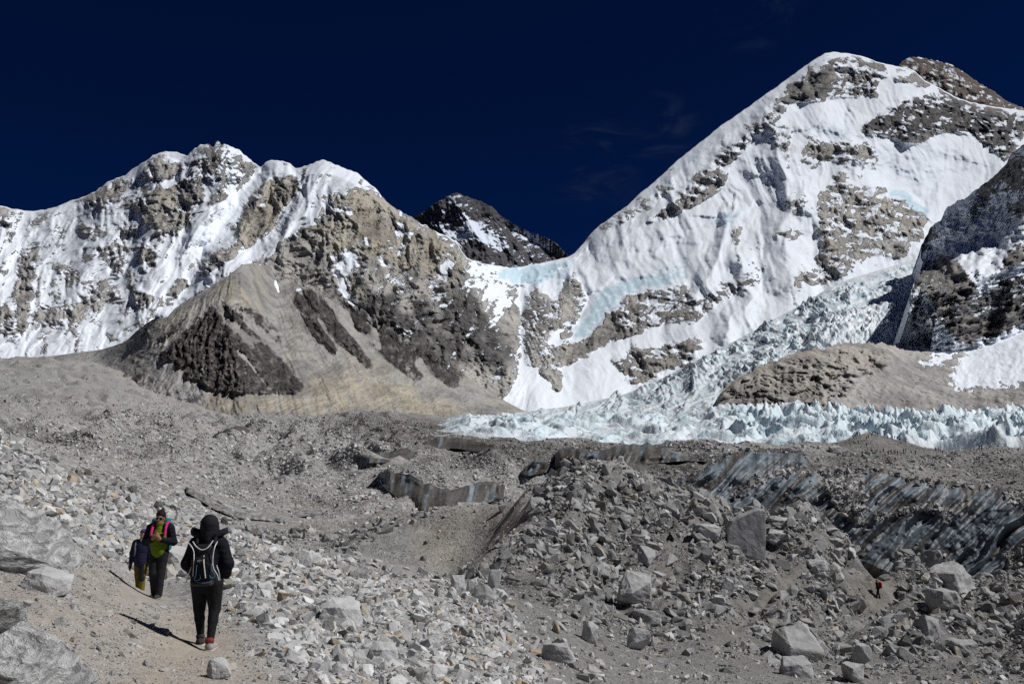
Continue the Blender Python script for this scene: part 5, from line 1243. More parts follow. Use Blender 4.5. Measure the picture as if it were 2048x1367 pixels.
# ------------------------------------------------------------------ boulders one can point to
SB = Mat('banded_schist', 0.85, 0.2)
sv = SB.objco()
b1 = SB.noise(3.0, 7, 0.58, SB.scaled(sv, (1.0, 1.0, 2.6)), 0.5); b2 = SB.noise(30.0, 3, 0.6, sv); b3_ = SB.noise(2.3, 7, 0.6, SB.scaled(sv, (1.0, 1.0, 1.7)), 0.3)
sc_ = SB.mix(SB.ramp(b1, 0.40, 0.62), (0.34, 0.345, 0.35), (0.64, 0.64, 0.63))
sc_ = SB.mix(SB.math('MULTIPLY', SB.ramp(b3_, 0.54, 0.61), 0.75), sc_, (0.14, 0.14, 0.15))
sc_ = SB.mix(SB.math('MULTIPLY', SB.ramp(b2, 0.48, 0.66), 0.45), sc_, (0.55, 0.54, 0.52))
SB.bump(SB.math('ADD', SB.math('MULTIPLY', b1, 1.0), SB.math('MULTIPLY', b2, 0.2)), 1.0, 0.10)
mat_schist = SB.done(sc_)
hr = np.random.default_rng(5)
def fine_rock(seed, n=18, layers=0.0, mat=None, plan=None, cuts=3, rough=.075):
    """A boulder of planar broken faces: a cut hull, subdivided and roughened; reaches -1..1 on every axis."""
    import bmesh
    from mathutils import noise as mn
    rng = np.random.default_rng(seed)
    if plan is None:
        p = rng.normal(size=(n, 3)); p /= np.linalg.norm(p, axis=1)[:, None]
        p = np.sign(p) * np.abs(p) ** .62
    else:
        p = np.array(plan, float)
    bm = bmesh.new()
    for v in p: bm.verts.new(v)
    r = bmesh.ops.convex_hull(bm, input=bm.verts)
    bmesh.ops.delete(bm, geom=[g for g in r['geom_interior'] if isinstance(g, bmesh.types.BMVert)], context='VERTS')
    bmesh.ops.dissolve_limit(bm, angle_limit=.3, verts=bm.verts, edges=bm.edges)
    bmesh.ops.bevel(bm, geom=list(bm.edges), offset=.05, segments=2, affect='EDGES', profile=.6)
    bmesh.ops.triangulate(bm, faces=bm.faces)
    for _ in range(cuts):
        long = [e for e in bm.edges if e.calc_length() > .13]
        if long: bmesh.ops.subdivide_edges(bm, edges=long, cuts=1, use_grid_fill=False)
        bmesh.ops.triangulate(bm, faces=bm.faces)
    bm.normal_update()
    off = Vector((seed * 3.7, seed * 1.3, 0))
    for v in bm.verts:
        d = mn.fractal(v.co * 1.6 + off, .9, 2.1, 5) * rough
        if layers: d += layers * (mn.noise(Vector((v.co.x * .6, v.co.y * .6, v.co.z * 7)) + off))
        v.co += v.normal * d
    me = bpy.data.meshes.new('boulder'); bm.to_mesh(me); bm.free()
    co = np.array([v.co[:] for v in me.vertices]); lo, hi = co.min(0), co.max(0)
    co = (co - (lo + hi) / 2) / ((hi - lo) / 2)
    me.vertices.foreach_set('co', co.astype(np.float32).ravel())
    me.polygons.foreach_set('use_smooth', np.zeros(len(me.polygons), bool)); me.update()
    me.materials.append(mat or mat_rock)
    return me
def hero(label, px, base, w, h, deep=.8, tilt=(0, 0, 0), tint_=.95, seed=None, mesh=None, sink=.12, y0=4, y1=900, rnd_=.55):
    """px: centre column, base: row where it meets the ground, w and h: its size in photo pixels."""
    g = ground_hit(px, base, y0, y1)
    hw, hh = w * g.y / F_PX / 2, h * g.y / F_PX / 2
    me = mesh or fine_rock(seed if seed is not None else int(px + base * 3))
    return boulder(label, (g.x, g.y + hw * deep * .6, g.z + hh * (1 - sink * 2)), (hw, hw * deep, hh * (1 + sink)), tilt, 0, tint_, None, me, rnd_)
slab_plan = [(-.98, -.5, -1), (-.98, .5, -1), (1, -.5, -1), (1, .5, -1), (-1, -.5, .12), (-.97, .4, .1), (-.72, -.5, .56), (-.7, .4, .5), (-.1, -.45, .82), (-.1, .35, .78), (.6, -.45, 1), (1, -.45, .95), (.97, .35, .95), (.6, .35, 1)]
flat_plan = [(-1, -.4, -.3), (-.7, -.9, -.8), (.6, -1, -.7), (1, -.2, -.2), (.8, .8, -.5), (-.6, .9, -.6), (-.9, -.3, .5), (-.2, -.8, .7), (.7, -.6, .6), (.8, .5, .9), (-.5, .7, 1)]
hero('tall upright grey slab standing on the rubble mound crest', 1492, 1112, 80, 96, .45, (.05, 0, .12), .86, 1, fine_rock(1, plan=slab_plan, rough=.045), .06, 60, 130)
hero('large pale angular boulder half way up the rubble mound', 1270, 1210, 70, 68, .85, (0, .1, .4), .92, 12, None, .1, 55, 110)
hero('big cracked boulder near the bottom of the rubble right of centre', 1602, 1316, 96, 66, .8, (.1, -.1, .2), .80, 23)
hero('rounded grey boulder below the crest left of the upright slab', 1294, 1131, 36, 40, .9, (0, .2, .9), .80, 31, None, .1, 55, 110)
hero('pale pyramid boulder on the right crest beside the ice', 1912, 1186, 84, 58, .9, (0, -.15, .5), .95, 47, None, .1, 70, 130)
hero('dark sided boulder propped behind the pale pyramid boulder', 1868, 1142, 50, 44, .9, (.1, .1, 1.2), .70, 53, None, .1, 80, 130)
hero('blocky grey boulder right of the far lone hiker', 1893, 1226, 60, 48, .9, (0, 0, .3), .80, 61)
hero('grey cube like boulder below the blocky one at right', 1860, 1278, 46, 46, .9, (.1, .1, .8), .78, 67)
hero('wide low grey boulder near the lower right corner', 1928, 1314, 60, 36, .8, (0, .1, .1), .74, 71)
hero('tall squared block in the lower right rubble', 1727, 1338, 36, 50, .9, (.05, .05, .5), .86, 79)
hero('broken block at the bottom edge left of the tall squared block', 1708, 1366, 44, 40, .9, (.1, .2, .9), .86, 83)
hero('broad flat boulder at the bottom under the cracked one', 1598, 1352, 68, 34, .8, (.1, -.05, .3), .82, 89, fine_rock(89, plan=flat_plan))
hero('broad wedge boulder at the lower edge of the hollow', 1120, 1324, 70, 36, .8, (.05, .15, .2), .85, 97)
hero('pale leaning boulder in the hollow below the large angular one', 1279, 1303, 46, 46, .7, (0, .35, .2), 1.0, 101)
hero('tall pointed pale boulder in the hollow', 1182, 1286, 33, 44, .8, (0, .1, .5), .95, 103)
hero('squat grey boulder just under the large pale angular one', 1298, 1252, 50, 32, .8, (0, -.1, .3), .78, 107)
hero('thin flat slab lying on the crest right of the upright slab', 1574, 1052, 58, 16, .9, (.1, .12, .1), .84, 109, fine_rock(109, plan=flat_plan), .1, 60, 130)
hero('long pale block lying below the thin flat slab', 1563, 1084, 56, 24, .7, (.05, .05, .1), .95, 113, fine_rock(113, plan=flat_plan), .1, 60, 130)
hero('pale low boulder on the crest left of the upright slab', 1414, 1076, 56, 30, .8, (0, .1, .1), .95, 127, None, .1, 60, 130)
hero('small pale block in the gully below the upright slab', 1438, 1212, 28, 22, .8, (0, 0, .2), 1.0, 131)
hero('leaning grey block above the small pale block', 1455, 1190, 28, 32, .8, (0, .4, .3), .82, 137)
hero('flat pale boulder on the bare slope right of the upright slab', 1638, 1142, 42, 24, .8, (0, .1, .1), .95, 139, None, .1, 60, 130)
hero('small pale boulder beside the flat pale one on the slope', 1674, 1146, 22, 22, .8, (0, 0, .7), .95, 149, None, .1, 60, 130)
hero('white boulder on the scree cone edge beside the mound', 1072, 1024, 30, 32, .8, (0, .1, .3), 1.1, 151, None, .1, 60, 130)
hero('squared grey boulder on the left foot of the camp hill', 1670, 906, 28, 17, .8, (0, 0, .2), .85, 157, None, .1, 250, 440)
hero('grey upright pillar slab standing in the left edge of the hollow', 988, 1180, 26, 46, .35, (0, .25, .3), .85, 163, None, .1)
hero('smooth upright boulder left of the pillar slab', 914, 1186, 28, 38, .8, (0, 0, .5), 1.0, 167)
hero('narrow pale boulder between the upright boulder and the pillar slab', 944, 1190, 22, 36, .7, (0, .2, .2), 1.0, 173)
hero('leaning shaded slab in front of the pillar slab', 965, 1208, 44, 40, .5, (0, .5, .2), .80, 179)
hero('pale wide slab with tan top beside the trail rubble', 678, 1252, 88, 50, .8, (.1, .12, .3), 1.08, 181, fine_rock(181, plan=flat_plan))
hero('pale slab in the lower trail rubble right of the wide tan slab', 764, 1324, 62, 36, .8, (.1, .05, .4), 1.0, 191, fine_rock(191, plan=flat_plan))
hero('whitish boulder on the trail shoulder behind the near hiker', 604, 1132, 42, 32, .7, (0, .2, .5), 1.05, 193)
hero('narrow grey slab lying right of the whitish shoulder boulder', 655, 1162, 44, 14, .5, (0, .3, .3), .85, 197)
hero('rounded grey boulder at the right end of the trail shoulder', 722, 1156, 32, 24, .8, (0, 0, .5), .82, 199)
hero('large white block on the trail between the two groups of hikers', 352, 1132, 62, 42, .8, (0, .05, .3), 1.15, 211)
hero('tan boulder below the large white block', 338, 1156, 30, 28, .8, (0, .1, .9), .95, 223, None, .12, 4, 900, .90)
hero('dark rust coloured stone in the pale trail rubble', 566, 1204, 26, 20, .8, (0, .1, .9), .8, 227, None, .12, 4, 900, .985)
hero('small pointed pale rock at the foot of the trail', 434, 1358, 46, 40, .9, (0, 0, .6), 1.0, 229)
hero('big layered grey boulder jutting from the slope at left', 24, 1146, 226, 84, .75, (.50, .30, -.1), 1, 233, fine_rock(233, layers=.06, rough=.09, mat=mat_schist, plan=[(-1, -.8, -.6), (-1, .7, -.5), (.2, -1, -.9), (.4, .9, -.8), (1, -.2, -.25), (.95, .4, -.2), (-1, -.6, .8), (-1, .8, .9), (-.2, -.7, .8), (.1, .7, .8), (.6, -.4, .35), (.5, .6, .4)], cuts=3), .0)
hero('pale wedge of rock lying under the layered boulder', 84, 1186, 92, 46, .8, (0, .25, .1), 1.05, 239, fine_rock(239, plan=flat_plan, cuts=3))
hero('grey slab cut off by the left edge below the wedge', 2, 1268, 70, 78, .7, (.4, -.2, .2), 1, 241, fine_rock(241, layers=.04, mat=mat_schist, cuts=3))
hero('huge mottled grey and white boulder in the lower left corner', 44, 1438, 290, 104, .7, (.45, .30, -.15), 1, 251, fine_rock(251, layers=.04, rough=.09, mat=mat_schist, cuts=3, plan=[(-1, -.8, -.8), (-1, .8, -.8), (1, -.5, -.9), (1, .5, -.9), (-1, -.5, .8), (-.9, .7, .9), (-.2, -.6, 1), (-.1, .6, 1), (.5, -.4, .2), (.5, .5, .25), (.2, -1, -.6)]), .0)

# ------------------------------------------------------------------ people
def fabric(name, col, rough=.85, fold=60.0):
    m = Mat(name, rough, .25)
    v = m.objco(); n = m.noise(fold * .25, 4, .6, v); f = m.noise(fold * 6, 2, .6, v)
    m.bump(m.math('ADD', n, m.math('MULTIPLY', f, .12)), .9, .02)
    return m.done(m.mix(m.ramp(n, .3, .7), tuple(c * .75 for c in col), tuple(min(1, c * 1.25) for c in col)))
def quilted(name, col):                                       # down jacket: puffs between stitched rows
    m = Mat(name, .8, .12)
    v = m.objco()
    wv = m.n.new('ShaderNodeTexWave'); wv.wave_type = 'BANDS'; wv.bands_direction = 'Z'
    wv.inputs['Scale'].default_value = 4.2; wv.inputs['Distortion'].default_value = 1.0
    m.l.new(v, wv.inputs['Vector'])
    n = m.noise(14, 4, .6, v)
    m.bump(m.math('ADD', m.math('MULTIPLY', wv.outputs['Fac'], .35), m.math('MULTIPLY', n, .8)), .5, .02)
    return m.done(col)
skin = Mat('skin', .6, .3); mat_skin = skin.done(skin.mix(skin.noise(40, 3, .5, skin.objco()), (.22, .115, .075), (.30, .165, .11)))
black_cloth, black_down = fabric('black_cloth', (.012, .012, .016)), quilted('black_down', (.010, .011, .016))
black_tights, navy_down = fabric('black_tights', (.010, .010, .013)), quilted('navy_down', (.016, .018, .045))
grey_trouser, lime, pink = fabric('charcoal_trousers', (.014, .014, .018)), quilted('lime_down', (.11, .17, .008)), fabric('pink_strap', (.50, .025, .16))
maroon, teal, olive = fabric('maroon_knit', (.016, .008, .013)), fabric('teal_nylon', (.01, .20, .24)), fabric('mustard_trousers', (.10, .075, .010))
purple, white_pipe, blue_pipe = fabric('purple_knit', (.07, .035, .12)), fabric('white_piping', (.72, .72, .70)), fabric('blue_piping', (.10, .25, .38))
brown_base, shoe_grey, shoe_red = fabric('brown_nylon', (.06, .045, .045)), fabric('grey_shoe', (.34, .31, .29)), fabric('red_shoe', (.22, .03, .035))
shoe_dark, lens_m, buff = fabric('boot_and_shaded_shoe', (.05, .042, .038)), fabric('dark_lens', (.006, .006, .008), .12), fabric('pale_buff', (.35, .37, .45))
red_nylon, dark_gaiter, glove = fabric('red_nylon', (.35, .008, .015)), fabric('olive_gaiter', (.16, .13, .02)), fabric('dark_glove', (.02, .02, .03))

def sdf(prims, P, k):
    d = None
    for pr in prims:
        if pr[0] == 'c':
            a, b = np.array(pr[1], float), np.array(pr[2], float); ba = b - a
            t = np.clip(((P - a) @ ba) / max(ba @ ba, 1e-9), 0, 1)
            v = np.linalg.norm(P - a - t[..., None] * ba, axis=-1) - (pr[3] + (pr[4] - pr[3]) * t)
        elif pr[0] == 'e':
            q = (P - np.array(pr[1])) / np.array(pr[2]); k0 = np.linalg.norm(q, axis=-1)
            k1 = np.linalg.norm(q / np.array(pr[2]), axis=-1) + 1e-9
            v = k0 * (k0 - 1) / k1
        elif pr[0] == 'b':                                      # rounded box
            q = np.abs(P - np.array(pr[1])) - np.array(pr[2]) + pr[3]
            v = np.linalg.norm(np.maximum(q, 0), axis=-1) + np.minimum(q.max(-1), 0) - pr[3]
        elif pr[0] == 'cut':                                    # keep the side the normal points away from
            v = (P - np.array(pr[1])) @ np.array(pr[2], float)
            d = np.maximum(d, v); continue
        if d is None: d = v
        else:
            kk = pr[5] if (pr[0] == 'c' and len(pr) > 5) else k
            h = np.clip(.5 + .5 * (d - v) / kk, 0, 1)
            d = d * (1 - h) + v * h - kk * h * (1 - h)
    return d
def sdf_mesh(name, prims, mat, vox=.014, k=.03):
    pts = []
    for pr in prims:
        if pr[0] == 'c':
            r = max(pr[3], pr[4]); pts += [np.array(pr[1]) - r, np.array(pr[1]) + r, np.array(pr[2]) - r, np.array(pr[2]) + r]
        elif pr[0] in 'eb': pts += [np.array(pr[1]) - np.array(pr[2]), np.array(pr[1]) + np.array(pr[2])]
    lo, hi = np.min(pts, 0) - 3 * vox, np.max(pts, 0) + 3 * vox
    n = np.ceil((hi - lo) / vox).astype(int) + 1
    ax = [lo[i] + vox * np.arange(n[i]) for i in range(3)]
    P = np.stack(np.meshgrid(*ax, indexing='ij'), -1)
    V = sdf(prims, P, k)
    S = V < 0
    acc = np.zeros(tuple(n - 1) + (3,)); cnt = np.zeros(tuple(n - 1))
    c = lambda A, o: A[o[0]:o[0] + n[0] - 1, o[1]:o[1] + n[1] - 1, o[2]:o[2] + n[2] - 1]
    corners = [(i, j, l) for i in (0, 1) for j in (0, 1) for l in (0, 1)]
    for a in corners:
        for d in range(3):
            if a[d]: continue
            b = tuple(a[q] + (q == d) for q in range(3))
            va, vb = c(V, a), c(V, b)
            m = (va < 0) != (vb < 0)
            t = np.where(m, va / np.where(m, va - vb, 1), 0)
            for q in range(3):
                acc[..., q] += np.where(m, a[q] + (t if q == d else 0), 0)
            cnt += m
    ok = cnt > 0
    idx = np.full(ok.shape, -1); idx[ok] = np.arange(ok.sum())
    verts = lo + vox * (np.argwhere(ok) + acc[ok] / cnt[ok][:, None])
    faces = []
    for d in range(3):
        e, f = [q for q in range(3) if q != d]
        sl0 = [slice(1, n[q] - 1) for q in range(3)]; sl0[d] = slice(0, n[d] - 1)
        sl1 = list(sl0); sl1[d] = slice(1, n[d])
        a, b = S[tuple(sl0)], S[tuple(sl1)]
        for m, flip in ((a & ~b, False), (~a & b, True)):
            w = np.argwhere(m)
            if not len(w): continue
            base = w.copy(); base[:, e] += 1; base[:, f] += 1
            q = []
            for de, df in ((0, 0), (-1, 0), (-1, -1), (0, -1)):
                z = base.copy(); z[:, e] += de; z[:, f] += df
                q.append(idx[tuple(z.T)])
            q = np.stack(q, 1)
            if flip != (d == 1): q = q[:, ::-1]
            faces.append(q)
    F = np.concatenate(faces); F = F[(F >= 0).all(1)]
    return mesh_np(name, verts, F, (mat,), True)
def empty(name, loc, rz=0):
    o = bpy.data.objects.new(name, None); o.location = loc; o.rotation_euler = (0, 0, rz); o.empty_display_size = .2
    COL.objects.link(o)
    return o
def part(parent, name, prims, mat, vox=.014, k=.03, label=None):
    o = put(name, sdf_mesh(name, prims, mat, vox, k), parent)
    if label: o['label'] = label
    return o
def tube(parent, name, pts, r, mat, closed=False):
    """A cord or strap: six-sided tube along the points."""
    pts = np.array(pts, float)
    t = np.linspace(0, len(pts) - 1, (len(pts) - 1) * 5 + 1)
    i = np.clip(t.astype(int), 0, len(pts) - 2); f = (t - i)[:, None]
    g = np.pad(pts, ((1, 1), (0, 0)), mode='edge'); p0, p1, p2, p3 = g[i], g[i + 1], g[i + 2], g[i + 3]
    C = p1 + .5 * f * (p2 - p0 + f * (2 * p0 - 5 * p1 + 4 * p2 - p3 + f * (3 * (p1 - p2) + p3 - p0)))
    T = np.gradient(C, axis=0); T /= np.linalg.norm(T, axis=1)[:, None] + 1e-9
    ref = np.array([.12, .97, .2]); U = np.cross(T, ref); U /= np.linalg.norm(U, axis=1)[:, None] + 1e-9; W_ = np.cross(T, U)
    an = np.arange(6) * math.pi / 3
    V = C[:, None] + r * (np.cos(an)[None, :, None] * U[:, None] + np.sin(an)[None, :, None] * W_[:, None])
    n = len(C); F = []
    for a in range(n - 1):
        for b in range(6): F.append((a * 6 + b, a * 6 + (b + 1) % 6, (a + 1) * 6 + (b + 1) % 6, (a + 1) * 6 + b))
    return put(name, mesh_np(name, V.reshape(-1, 3), np.array(F), (mat,), True), parent)
def hand(wrist, out, side, r=.0095, curl=(0, 0, -.03)):
    """Palm, four unequal bent fingers and a thumb; out: pointing direction, side: towards the thumb."""
    w, o, s_, c_ = map(lambda q: np.array(q, float), (wrist, out, side, curl))
    pr = [('c', w, w + o * .035, .026, .030), ('c', w + o * .035 - s_ * .018, w + o * .075 - s_ * .022, .020, .017), ('c', w + o * .035 + s_ * .018, w + o * .078 + s_ * .022, .020, .017)]
    for q, L in zip((-1.5, -.5, .5, 1.5), (.055, .072, .078, .068)):
        a = w + o * .078 + s_ * .0165 * q; b = a + o * L * .55 + c_ * .35; d = b + o * L * .35 + c_
        pr += [('c', a, b, r, r * .92, .006), ('c', b, d, r * .92, r * .78, .006)]
    a = w + o * .02 + s_ * .026; b = a + o * .03 + s_ * .026; d = b + o * .03 + s_ * .006 + c_ * .4
    pr += [('c', a, b, .0125, .011, .008), ('c', b, d, .011, .009, .006)]
    return pr
def head(c, f, tilt=0.0):
    """Head with face; f = +1 faces away from the camera (+y), -1 towards it."""
    x, y, z = c
    return [('e', (x, y, z + .02), (.075, .095, .10)), ('e', (x, y + .022 * f, z - .055), (.058, .070, .062)), ('c', (x, y - .01 * f, z - .17), (x, y - .005 * f, z - .06), .055, .052),
            ('c', (x, y + .092 * f, z + .012), (x, y + .108 * f, z - .024), .009, .015, .012), ('e', (x, y + .088 * f, z - .064), (.026, .014, .010)), ('e', (x, y + .086 * f, z - .10), (.022, .018, .018)),
            ('e', (x + .078, y, z - .005), (.012, .024, .034)), ('e', (x - .078, y, z - .005), (.012, .024, .034)), ('e', (x - .03, y + .082 * f, z + .012), (.016, .012, .010)), ('e', (x + .03, y + .082 * f, z + .012), (.016, .012, .010))]
def C(a, b, ra, rb): return ('c', a, b, ra, rb)

# --- near hiker, seen from behind
g = ground_hit(408, 1296, 9, 16)
w0 = empty('person', g); tag(w0, 'hiker in black with a floppy hat seen from behind on the trail', 'person')
LA, LB, RA, RB, RC = (-.085, .02, .86), (-.112, .10, .49), (.085, 0, .86), (.108, .02, .48), (.115, -.14, .09)
LC = (-.108, .20, .10)
body = head((0, .01, 1.53), 1) + [C((0, 0, 1.28), (0, 0, 1.18), .11, .13), C((0, 0, 1.2), (0, 0, .9), .13, .15), C((-.16, 0, 1.35), (.16, 0, 1.35), .07, .07),
    C((-.18, 0, 1.34), (-.245, .0, 1.08), .05, .045), C((-.245, 0, 1.08), (-.17, .17, .96), .042, .033), C((.18, 0, 1.34), (.245, .0, 1.08), .05, .045), C((.245, 0, 1.08), (.17, .17, .96), .042, .033),
    C(LA, LB, .09, .06), C(LB, LC, .058, .038), C(RA, RB, .09, .06), C(RB, RC, .058, .038), C(LC, (-.11, .33, .04), .036, .03), C(RC, (.117, -.03, .035), .036, .03)]
body += hand((-.16, .19, .95), (.75, .6, -.2), (0, 0, 1)) + hand((.16, .19, .95), (-.75, .6, -.2), (0, 0, 1))
part(w0, 'body', body, mat_skin, .013, .03)
part(w0, 'jacket', [('e', (0, .005, 1.14), (.20, .15, .30)), C((0, 0, .86), (0, 0, .98), .175, .175), C((-.13, 0, 1.33), (.13, 0, 1.33), .10, .10), C((0, 0, 1.36), (0, .01, 1.43), .09, .085),
    C((-.175, 0, 1.31), (-.258, -.01, 1.07), .088, .082), C((-.258, -.01, 1.07), (-.205, .14, .92), .080, .062), C((.175, 0, 1.31), (.258, -.01, 1.07), .088, .082), C((.258, -.01, 1.07), (.205, .14, .92), .080, .062)], black_down, .012, .045)
part(w0, 'tights', [('e', (0, -.01, .86), (.185, .15, .14)), C((-.092, 0, .84), (-.114, .10, .49), .122, .078), C((-.112, .07, .50), (-.112, .12, .36), .070, .066), C((-.112, .12, .36), (-.109, .195, .11), .064, .044),
    C((.092, -.01, .84), (.112, .02, .49), .125, .078), C((.110, .0, .50), (.112, -.04, .36), .070, .066), C((.112, -.04, .36), (.115, -.135, .11), .064, .045)], black_tights, .011, .02)
for sx, yy, z0, rz, mt in ((-.108, .20, .0, 0, shoe_dark), (.116, -.13, -.01, 0, shoe_grey)):  # left shoe and its collar coloured dark for the shadow over them
    sh = part(w0, 'shoe', [C((sx, yy - .04, z0 + .055), (sx, yy + .16, z0 + .045), .050, .042), C((sx, yy - .035, z0 + .06), (sx, yy - .02, z0 + .12), .047, .046), ('cut', (0, 0, z0 + .005), (0, 0, -1))], mt, .009, .02)
    part(sh, 'sole', [('b', (sx, yy + .055, z0 + .014), (.050, .150, .014), .013)], fabric('sole_rubber', (.42, .40, .38)), .008)
    part(sh, 'collar', [C((sx - .01, yy - .03, z0 + .125), (sx + .01, yy - .025, z0 + .13), .047, .047)], shoe_red if sx > 0 else shoe_dark, .009)
ht = part(w0, 'hat', [('e', (0, .01, 1.575), (.118, .130, .130)), C((0, .0, 1.50), (0, -.015, 1.38), .112, .105), C((0, .02, 1.49), (0, .02, 1.47), .118, .118)], black_cloth, .011, .03)
nb = 48
an = np.arange(nb) * 2 * math.pi / nb
def brim_ring(rx, ry, dz, lift):
    c, q = np.cos(an), np.sin(an)
    back = np.clip(-q, 0, 1) ** 2
    return np.stack([rx * c, .015 + ry * q * (1 - .25 * back), 1.475 + dz + lift * np.abs(c) ** 4 - (rx - .105) * .55 * back + .004 * np.sin(5 * an)], 1)
BR = np.concatenate([brim_ring(.105, .11, .012, 0), brim_ring(.165, .14, .020, .018), brim_ring(.228, .15, .026, .036), brim_ring(.246, .152, .004, .020), brim_ring(.236, .15, -.026, .004), brim_ring(.165, .14, -.024, -.040), brim_ring(.105, .11, -.034, -.070)])
BF = [(r * nb + i, r * nb + (i + 1) % nb, (r + 1) * nb + (i + 1) % nb, (r + 1) * nb + i) for r in range(6) for i in range(nb)] + [(6 * nb + i, 6 * nb + (i + 1) % nb, (i + 1) % nb, i) for i in range(nb)]
put('brim', mesh_np('brim', BR, np.array(BF), (black_cloth,), True), ht)
# her day pack
bp = empty('backpack', g); tag(bp, 'small black backpack with white piping worn by the near hiker', 'backpack')
zx = lambda a, b, d=-.297: ((a - 783) * .00152, d, 1.70 - (b - 170) * .00156)
part(bp, 'pack_body', [('b', (0, -.20, 1.00), (.142, .075, .175), .06), ('b', (0, -.19, 1.20), (.118, .062, .13), .055)], black_cloth, .011, .05)
part(bp, 'base_panel', [('b', (.008, -.215, .845), (.135, .075, .032), .03)], brown_base, .011)
part(bp, 'front_pocket', [('b', (.01, -.262, 1.00), (.105, .028, .115), .026)], black_cloth, .011)
for pts in ([zx(650, 400, -.17), zx(690, 425, -.235), zx(716, 470, -.262), zx(722, 560, -.272), zx(720, 660, -.272)], [zx(690, 385, -.20), zx(735, 425, -.25), zx(785, 448, -.262), zx(830, 430, -.25), zx(862, 375, -.20)],
            [zx(893, 385, -.17), zx(884, 440, -.25), zx(880, 540, -.272), zx(892, 600, -.272), zx(915, 650, -.23), zx(922, 695, -.2)]):
    tube(bp, 'piping', pts, .0068, white_pipe)
tube(bp, 'zip', [zx(808, 520, -.292), zx(812, 560, -.296), zx(822, 620, -.296), zx(830, 672, -.294)], .0085, white_pipe)
tube(bp, 'zip_pull', [zx(808, 488, -.288), zx(808, 505, -.292)], .006, white_pipe)
for pts in ([zx(752, 570, -.290), zx(748, 640, -.294), zx(740, 690, -.288), zx(790, 712, -.288)], [zx(738, 690, -.289), zx(775, 688, -.294), zx(790, 665, -.295), zx(782, 645, -.294)],
            [zx(872, 560, -.285), zx(880, 610, -.287), zx(905, 655, -.27), zx(880, 672, -.284), zx(862, 650, -.288)], [zx(790, 712, -.288), zx(850, 708, -.288), zx(893, 690, -.275)]):
    tube(bp, 'blue_piping', pts, .0045, blue_pipe)
for pts in ([zx(685, 590, -.19), zx(660, 650, -.17), zx(640, 697, -.13), zx(715, 662, -.22)], [zx(690, 595, -.20), zx(708, 650, -.225)], [zx(640, 698, -.13), zx(700, 682, -.215)], [zx(900, 575, -.2), zx(922, 640, -.19), zx(924, 697, -.16)]):
    tube(bp, 'strap_webbing', pts, .006, white_pipe)
for pts in ([zx(752, 540, -.287), zx(764, 531, -.289), zx(780, 528, -.289), zx(792, 530, -.289)], [zx(756, 541, -.287), zx(772, 541, -.289), zx(784, 534, -.289)]):
    tube(bp, 'emblem', pts, .0032, white_pipe)
for sx in (-1, 1):
    tube(bp, 'shoulder_strap', [(sx * .11, -.14, 1.33), (sx * .125, -.05, 1.435), (sx * .125, .07, 1.40), (sx * .13, .155, 1.25), (sx * .16, .12, 1.02), (sx * .12, -.12, .93)], .022, black_cloth)

# --- man walking toward the camera
g = ground_hit(314, 1196, 16, 24)
m0 = empty('person', g); tag(m0, 'man in open dark jacket over a lime vest walking toward the camera', 'person')
body = head((.0, -.02, 1.545), -1) + [C((0, 0, 1.30), (0, 0, 1.15), .11, .13), C((0, 0, 1.15), (0, 0, .93), .13, .14), C((-.17, 0, 1.38), (.17, 0, 1.38), .07, .07),
    C((-.20, 0, 1.37), (-.27, -.02, 1.10), .055, .048), C((-.27, -.02, 1.10), (-.045, -.255, 1.175), .045, .032), C((.20, 0, 1.37), (.265, -.02, 1.10), .055, .048), C((.265, -.02, 1.10), (.085, -.25, 1.165), .045, .032),
    C((-.09, 0, .90), (-.075, -.06, .48), .095, .065), C((-.075, -.06, .48), (-.07, .06, .09), .06, .042), C((.08, 0, .90), (.055, -.03, .48), .095, .065), C((.055, -.03, .48), (.045, -.06, .08), .06, .042),
    C((-.07, .06, .08), (-.075, -.08, .04), .04, .034), C((.045, -.06, .07), (.05, -.20, .04), .04, .034)]
body += hand((-.035, -.265, 1.18), (.42, -.15, .80), (.75, -.35, -.45), curl=(.012, .02, .004)) + hand((.080, -.262, 1.17), (-.40, -.15, .80), (-.75, -.35, -.45), curl=(-.012, .02, .004))
part(m0, 'body', body, mat_skin, .010, .028)
part(m0, 'vest', [('e', (.005, -.045, 1.14), (.165, .135, .26)), C((0, -.03, .93), (0, -.03, 1.0), .150, .155), C((0, -.02, 1.38), (0, -.025, 1.45), .085, .082)], lime, .012, .04)
jk = [('e', (0, .035, 1.16), (.205, .135, .28)), C((0, .045, .90), (0, .04, 1.0), .165, .165), C((-.15, .01, 1.38), (.15, .01, 1.38), .095, .095), C((-.195, 0, 1.36), (-.275, -.01, 1.10), .088, .078), C((-.275, -.01, 1.10), (-.085, -.215, 1.155), .074, .050),
      C((.195, 0, 1.36), (.27, -.01, 1.10), .088, .078), C((.27, -.01, 1.10), (.115, -.215, 1.15), .074, .050)]
part(m0, 'jacket', jk, black_down, .012, .035)
part(m0, 'trousers', [('e', (0, 0, .90), (.175, .14, .13)), C((-.092, 0, .88), (-.077, -.06, .49), .108, .082), C((-.077, -.06, .49), (-.072, .05, .10), .082, .070), C((.082, 0, .88), (.057, -.03, .49), .108, .084), C((.057, -.03, .49), (.047, -.06, .09), .084, .074)], grey_trouser, .012, .03)
